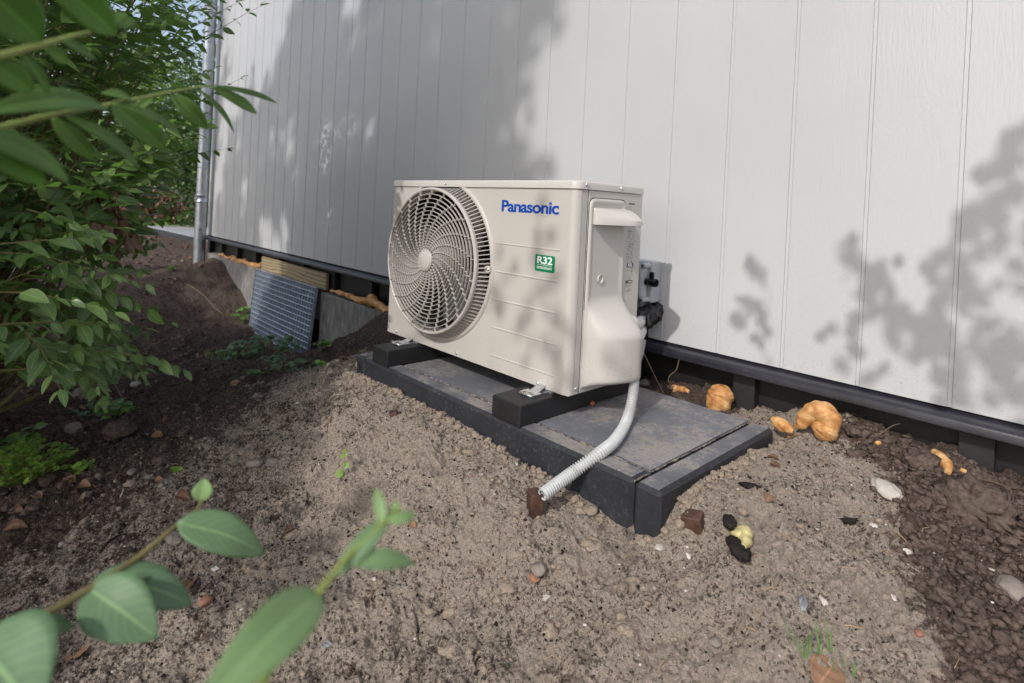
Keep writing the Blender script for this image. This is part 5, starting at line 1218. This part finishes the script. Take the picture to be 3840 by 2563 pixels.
# ------------------------------------------------------------------ blurred shoots close to the lens
def shoot(label, stem, leaves, r=.0016, mat='near', stem_mat='twiggreen', slim=1.0):
    """stem: (x_ov, y_ov, distance) points; leaves: base, tip (same), width, face-up factor, tint"""
    Pp = [atD(a*OV, b*OV, t) for a, b, t in stem]; root = empty('leafy_shoot', tuple(Pp[0]), label, 'leafy shoot', 'leafy shoots hanging into the view near the lens')
    MB().tube(catmull(Pp, 8), [r*(1-.6*i/(8*(len(Pp)-1))) for i in range(8*(len(Pp)-1)+1)], 8).build('stem', MAT[stem_mat], root, True)
    for (a, b, wdt, nv, tn) in leaves:
        A = atD(a[0]*OV, a[1]*OV, a[2]); B = atD(b[0]*OV, b[1]*OV, b[2]); L = np.linalg.norm(B-A); nu, nw = 14, 8; d = (B-A)/L
        view = nrm(CAM-(A+B)/2); nn = nrm(view*(1-abs(nv[2])*.0)+np.array(nv)); sd = nrm(np.cross(nn, d)); nn = np.cross(d, sd); vs = []; lu = []; lw = []
        for i in range(nu+1):
            u = i/nu; ww = wdt*min(slim, 1.1)*.5*(u**(.6+.25*(slim > 1.1))*(1-u)**(.88+.04*(slim > 1.1))/(.37 if slim < 1.1 else .33) if 0 < u < 1 else .02)
            for j in range(nw+1):
                v = 2*j/nw-1; vs.append(A+d*L*u+sd*v*ww+nn*(.18*abs(v)*ww+.10*L*math.sin(math.pi*u)-.0)); lu.append(u); lw.append(v)
        F_ = [(i*(nw+1)+j, (i+1)*(nw+1)+j, (i+1)*(nw+1)+j+1, i*(nw+1)+j+1) for i in range(nu) for j in range(nw)]
        me = np_mesh('leaf', vs, F_, dict(tint=('POINT', np.full(len(vs), tn)), lu=('POINT', lu), lv=('POINT', lw)))
        o = link('leaf', me, LEAF[mat], root, True); s = o.modifiers.new('t', 'SOLIDIFY'); s.thickness = .0005
    return root
UPN = (0, 0, .8)
shoot('near shoot at the lower left with broad grey-green leaves and a yellow-green tip', [(-60, 1475, .40), (120, 1400, .41), (300, 1290, .42), (400, 1210, .43), (455, 1165, .44), (462, 1130, .44)], [
 ((405, 1200, .43), (607, 1272, .45), .024, (0, 0, .7), .35), ((200, 1350, .415), (362, 1465, .40), .029, (0, 0, .2), .25), ((205, 1345, .415), (388, 1305, .43), .012, (0, 0, 1.0), .3),
 ((290, 1335, .42), (440, 1388, .43), .018, (0, 0, .5), .1), ((-10, 1445, .41), (172, 1438, .42), .013, (0, 0, .8), .2), ((-60, 1470, .40), (88, 1640, .38), .045, (0, 0, .2), .25), ((460, 1150, .44), (470, 1098, .44), .012, (0, 0, 0), 1.0)], r=.0022, stem_mat='twig')
shoot('near shoot at the bottom with one long pale leaf running out of the picture', [(560, 1660, .225), (650, 1480, .235), (735, 1355, .24), (810, 1265, .25), (880, 1200, .255), (915, 1165, .26)], [
 ((735, 1360, .24), (430, 1660, .21), .0165, (0, 0, .3), .75), ((800, 1285, .25), (952, 1292, .265), .0072, (0, 0, .3), .6), ((770, 1320, .25), (905, 1172, .26), .0070, (0, 0, .2), .4),
 ((880, 1205, .255), (862, 1118, .26), .0045, (0, 0, 0), .9), ((890, 1195, .255), (955, 1180, .26), .0045, (0, 0, 0), .9), ((900, 1180, .26), (912, 1148, .26), .0038, (0, 0, 0), 1)], r=.0015)
shoot('near shoot crossing the upper left with willow shaped leaves reaching the wall', [(-60, 308, .36), (98, 270, .38), (196, 251, .41), (274, 235, .44), (353, 219, .48), (431, 204, .52), (488, 196, .55)], [
 ((488, 196, .55), (637, 238, .60), .0055, (0, 0, .3), .35), ((484, 199, .55), (590, 262, .58), .0105, (0, 0, .3), .75), ((392, 214, .50), (478, 298, .51), .0140, (0, 0, .2), .8), ((455, 205, .53), (537, 304, .55), .0060, (0, 0, .8), .3),
 ((250, 238, .43), (382, 342, .45), .0170, (0, 0, .2), .8), ((275, 240, .44), (418, 314, .46), .0080, (0, 0, .8), .3), ((250, 252, .41), (-60, 264, .34), .0150, (0, 0, .6), .45), ((118, 268, .39), (216, 368, .40), .0110, (0, 0, .2), .8),
 ((145, 264, .39), (322, 388, .41), .0095, (0, 0, .8), .3), ((310, 236, .45), (232, 214, .43), .0090, (0, 0, .8), .9), ((425, 204, .52), (392, 190, .51), .0060, (0, 0, 0), 1.0), ((355, 220, .48), (300, 262, .48), .0070, (0, 0, .3), .6), ((600, 180, .9), (560, 175, .9), .004, (0, 0, 0), 1.)][:12], r=.0017, mat='green', slim=1.25)
shoot('near shoot in the top left corner with drooping dark leaves', [(-80, 150, .33), (0, 129, .34), (102, 102, .36), (157, 86, .38), (219, 70, .40), (262, 50, .41)], [
 ((-80, -60, .33), (98, 97, .35), .0250, (0, 0, .2), .45), ((90, -70, .37), (268, 82, .40), .0200, (0, 0, .2), .7), ((20, -60, .35), (60, 10, .36), .016, (0, 0, .3), .3), ((100, 101, .36), (152, 146, .37), .0075, (0, 0, .3), .9), ((140, 92, .37), (220, 139, .38), .0060, (0, 0, .5), .5),
 ((250, 56, .41), (310, 50, .42), .0070, (0, 0, .2), 1.0), ((255, 54, .41), (290, 30, .42), .0050, (0, 0, .2), 1.0), ((-30, 138, .34), (76, 212, .35), .0130, (0, 0, .2), .8), ((45, 118, .35), (114, 220, .36), .0060, (0, 0, .7), .4)], r=.002, mat='green', slim=1.25)
shoot('near shoot at the left edge with two big blurred leaves', [(-120, 260, .30), (-60, 290, .31), (-10, 300, .32)], [
 ((-90, 290, .30), (162, 424, .34), .0170, (0, 0, .5), .45), ((-60, 330, .31), (110, 424, .33), .0150, (0, 0, .1), .8)], r=.002, mat='green', slim=.72)

# ------------------------------------------------------------------ background beyond the house corner
def far_shrub(c, r_, n, mat, label, seed, name='shrub', cat='shrub', leaf=.09, hgt=None, group=None):
    rg = np.random.default_rng(seed); c = np.array(c, float); root = empty(name, (c[0], c[1], float(gh(c[0], c[1]))), label, cat, group)
    lv = Leaves(nu=2, fold=.2, curl=.2, wide=.45); r_ = np.array(r_, float)
    cl = rg.normal(0, 1, (26, 3)); cl /= np.linalg.norm(cl, axis=1, keepdims=True); cl = cl*rg.uniform(.35, .9, (26, 1))
    for i in range(n):
        q_ = cl[rg.integers(26)]+rg.normal(0, .19, 3); P = c+q_*r_
        if P[2] < gh(P[0], P[1]): continue
        lv.add(P, rg.normal(0, 1, 3)*[1, 1, .5]+[0, 0, -.2], [rg.normal(0, .6), rg.normal(0, .6), 1], leaf*rg.uniform(.6, 1.2), rg.random())
    link('crown', lv.mesh('crown'), LEAF[mat], root)
    mb = MB(); b = np.array([c[0], c[1], float(gh(c[0], c[1]))])
    for k in range(4): mb.tube(catmull([b-(0, 0, .1), b+(c-b)*.5+rg.normal(0, .1, 3)*r_, c+rg.normal(0, .3, 3)*r_], 4), [.05, .045, .04, .035, .03, .025, .02, .015, .01], 6)
    mb.build('trunk', MAT['bark'], root)
far_shrub((-8.6, 1.75, 1.35), (1.1, .75, 1.9), 9000, 'far', 'tall dark ivy covered tree right behind the downpipe', 1, 'ivy_tree', 'tree', .075)
far_shrub((-13.5, 1.6, 2.0), (2.0, 1.6, 2.4), 7000, 'farl', 'pale green round tree beyond the path', 2, 'tree', 'tree', .12)
far_shrub((-18, -.5, 2.2), (3, 2.4, 2.6), 6000, 'far', 'distant dark tree far behind the bush', 3, 'tree', 'tree', .16)
far_shrub((-16, 4.5, 2.6), (3, 2.4, 3.4), 6000, 'far', 'distant tree behind the pale green round tree', 4, 'tree', 'tree', .16)
far_shrub((-10.5, 1.0, .25), (1.6, .9, .55), 3500, 'farl', 'low light green undergrowth behind the path', 5, 'undergrowth_shrub', 'shrub', .07)
far_shrub((-11.5, -.8, .3), (1.8, 1.1, .7), 3500, 'farl', 'low yellow-green shrub left of the path end', 6, 'undergrowth_shrub', 'shrub', .08)
far_shrub((-8.0, 2.2, .0), (.8, .6, .4), 1800, 'farl', 'small bright shrub at the foot of the ivy covered tree', 7, 'undergrowth_shrub', 'shrub', .05)
far_shrub((-22, 1.5, 1.2), (4, 4, 1.6), 5000, 'farl', 'far low hedge closing the view', 8, 'hedge', 'hedge', .18)
P, rg = scatter(9000, 81, -16, -8.2, -3, 3.5); lv = Leaves(nu=2, fold=.2, curl=.3, wide=.4)
for x, y in P: lv.add((x, y, float(gh(x, y))+rg.uniform(0, .1)), [rg.normal(), rg.normal(), .6], [rg.normal(0, .5), rg.normal(0, .5), 1], rg.uniform(.05, .12), rg.random())
o = link('ground_cover', lv.mesh('ground_cover'), LEAF['farl']); o['kind'] = 'stuff'; o['label'] = 'green ground cover beyond the path'
# heap of dry brown twigs and leaves
P = np.random.default_rng(5).normal(0, 1, (1400, 3)); lv = Leaves(nu=2, fold=.4, curl=.3, wide=.3); rg = np.random.default_rng(6)
hc = np.array([-9.3, 1.15, .10]); he = empty('brush_heap', (hc[0], hc[1], float(gh(hc[0], hc[1]))), 'purplish brown heap of dead brushwood beyond the path', 'brush heap')
for p in P: lv.add(hc+p*[.35, .28, .16], rg.normal(0, 1, 3), rg.normal(0, 1, 3), rg.uniform(.06, .14), rg.random()*.5)
link('dead_leaves', lv.mesh('dead_leaves'), MAT['dryleaf'], he)
# paved path at the end of the house
pp_ = [tuple(atZ(a, b, -.13)[:2]) for a, b in ((540, 847), (748, 848+30))]
a0 = atZ(540, 847, -.13); a1 = atZ(740, 852, -.13); a2 = atZ(748, 893, -.13)
path = MB().prism([(a0[0], a0[1]), (a2[0], a2[1]), (a2[0]+.4, a2[1]+6), (a0[0]-4, a0[1]+5.5), (a0[0]-.3, a0[1]+.25)], -.26, -.13, 'z').build('path', [MAT['path']], None, bevel=.01)
tag(path, 'light grey paved path running past the house corner', None, None, 'structure')
d_ = nrm([a2[0]-a0[0], a2[1]-a0[1], 0]); n_ = np.array([d_[1], -d_[0], 0]); n_ = n_*(-1 if n_[1] > 0 else 1)
q0 = np.array([a0[0], a0[1], 0])+n_*.004; q1 = np.array([a2[0], a2[1], 0])+n_*.004+d_*.0
ed = MB().prism([tuple(q0[:2]), tuple(q1[:2]), tuple((q1+n_*.06)[:2]), tuple((q0+n_*.06)[:2])], -.40, -.134, 'z').build('path_edging', MAT['pathedge'], None, bevel=.006)
tag(ed, 'dark edging strip along the near side of the grey path', 'edging')

# ------------------------------------------------------------------ trees behind the camera that throw the dappled shade
def inpoly(x, z, poly):
    c = False; n = len(poly)
    for i in range(n):
        x0, z0 = poly[i]; x1, z1 = poly[i-1]
        if (z0 > z) != (z1 > z) and x < (x1-x0)*(z-z0)/(z1-z0)+x0: c = not c
    return c
MAIN = [(-2.3, 3.2), (.75, 3.2), (.22, 1.25), (.10, 1.1), (-.06, .88), (-.02, .72), (.13, .54), (.12, .30), (-.2, .12), (-.5, .0), (-.55, -.5), (-.35, -.75), (.05, -.95), (.1, -1.9), (-4.6, -1.9), (-4.6, .1), (-3.9, .55), (-3.2, .82), (-2.8, 1.1), (-2.5, 1.39), (-2.2, 1.8)]
S1 = [(-1.62, 1.95), (-1.18, 1.75), (-1.27, 1.42), (-1.36, 1.30), (-1.5, 1.5)]; S2 = [(-.72, 1.40), (-.58, 1.38), (-.62, 1.22), (-.68, 1.22)]
def cover_at(x, z):
    if inpoly(x, z, S1) or inpoly(x, z, S2): return .05
    if inpoly(x, z, MAIN):
        if z < 0: return .92 if z < -.78 else (.30 if x < -1.15 else .6)
        if x < -.95 and z < .95: return .60
        return 1.3
    if z < -1.05: return .12
    if x < -2.6 and z > .7: return .22
    return -1
BLW = [(1735, 650, 25, 35), (1720, 720, 28, 45), (1755, 790, 25, 35), (1965, 570, 22, 40), (1990, 640, 32, 45), (1925, 770, 42, 28), (2020, 705, 36, 55), (2100, 780, 55, 50), (2000, 860, 34, 30), (2210, 600, 50, 65), (2300, 470, 35, 50), (2320, 600, 26, 50), (2180, 700, 40, 40),
 (2260, 800, 60, 60), (2330, 900, 50, 60), (2190, 900, 40, 40), (2349, 360, 35, 45), (1110, 350, 30, 30)][:18]
BLU = [(1240, 540, 16, 30), (1247, 590, 14, 28), (1210, 655, 46, 26), (1145, 640, 22, 36), (1275, 700, 26, 40), (1262, 770, 30, 60), (1190, 790, 42, 40), (1285, 850, 26, 40), (1150, 720, 24, 30), (980, 605, 14, 14), (930, 520, 22, 50), (1390, 820, 16, 30)]
def inside_blob(x, z, seed):
    return False
EXTRA = []
for L_, yy in ((BLW, WY), (BLU, 0.0)):
    rgx = np.random.default_rng(len(L_))
    for a, b, ra, rb in L_:
        for k in range(int(max(3, ra*rb/(150 if yy else 250)))):
            th = rgx.uniform(0, 6.28); q = math.sqrt(rgx.random()); G = atY((a+ra*q*math.cos(th))*OV, (b+rb*q*math.sin(th))*OV, yy); EXTRA.append((G, rgx.uniform(1.9, 2.7) if yy else rgx.uniform(3.2, 4.2), a > 1500))
def shade_trees():
    rg = np.random.default_rng(77)
    specs = dict(left=[], right=[])
    for gx in np.arange(-4.6, 2.6, .085):
        for gz in np.arange(-1.9, 3.2, .085):
            x = gx+rg.uniform(-.03, .03); z = gz+rg.uniform(-.03, .03)
            c = cover_at(x, z); k_ = 6.5 if x > .85 else (6.0 if (x > -.12 and z < .07) else (3.6 if x < -.95 else 2.6)); nz = float(fbm(np.array([x*k_+9]), np.array([z*k_*.55+4]), 4, 91, .6)[0]); nz = (nz-.5)*2.1+.5
            if nz > c: continue
            specs['left' if x < .85 else 'right'].append((x, z))
    for key, lab, tx in (('left', 'broad leafy tree behind the viewer shading the left of the wall', -1.0), ('right', 'slim tree behind the viewer dappling the right of the wall', 4.6)):
        L = specs[key]; ty = -6.4; tz = float(gh(tx, ty)); root = empty('shade_tree', (tx, ty, tz), lab, 'tree'); lv = Leaves(nu=2, fold=.15, curl=.2, wide=.42); cs = []
        for x, z in L:
            d = rg.uniform(6.6, 9.0) if z > -.2 else rg.uniform(5.5, 8.0)
            T = np.array([x, WY, z])+SD*d/1.0; cs.append(T)
            for k in range(13): lv.add(T+rg.normal(0, .05, 3), rg.normal(0, 1, 3), rg.normal(0, .5, 3)+[0, -.4, .9], rg.uniform(.07, .11), rg.random())
        for G, d, isr in EXTRA:
            if isr != (key == 'right'): continue
            T = np.array(G)+SD*d; cs.append(T)
            for k in range(1): lv.add(T+rg.normal(0, .014, 3), rg.normal(0, 1, 3)*[.5, .5, 1]+[0, 0, .5], rg.normal(0, .4, 3)+[0, -1, .6], rg.uniform(.038, .062), rg.random())
        link('crown', lv.mesh('crown'), LEAF['tree'], root)
        mb = MB(); b = np.array([tx, ty, tz]); cs = np.array(cs); top = cs.mean(0) if key == 'left' else np.array([3.6, -4.0, 3.3])
        mb.tube(catmull([b-(0, 0, .2), b+(0, 0, 1.2), b+(top-b)*.6, top], 5), list(np.linspace(.13, .04, 16)), 12)
        for k in range(26 if key == 'left' else 5):
            e = cs[rg.integers(len(cs))]; m = b+(top-b)*rg.uniform(.45, .8) if key == 'left' else top; mb.tube(catmull([m, (m+e)/2+(0, 0, .1), e], 4), list(np.linspace(.03 if key == 'left' else .012, .004, 9)), 6)
        mb.build('trunk', MAT['bark'], root, True)
shade_trees()
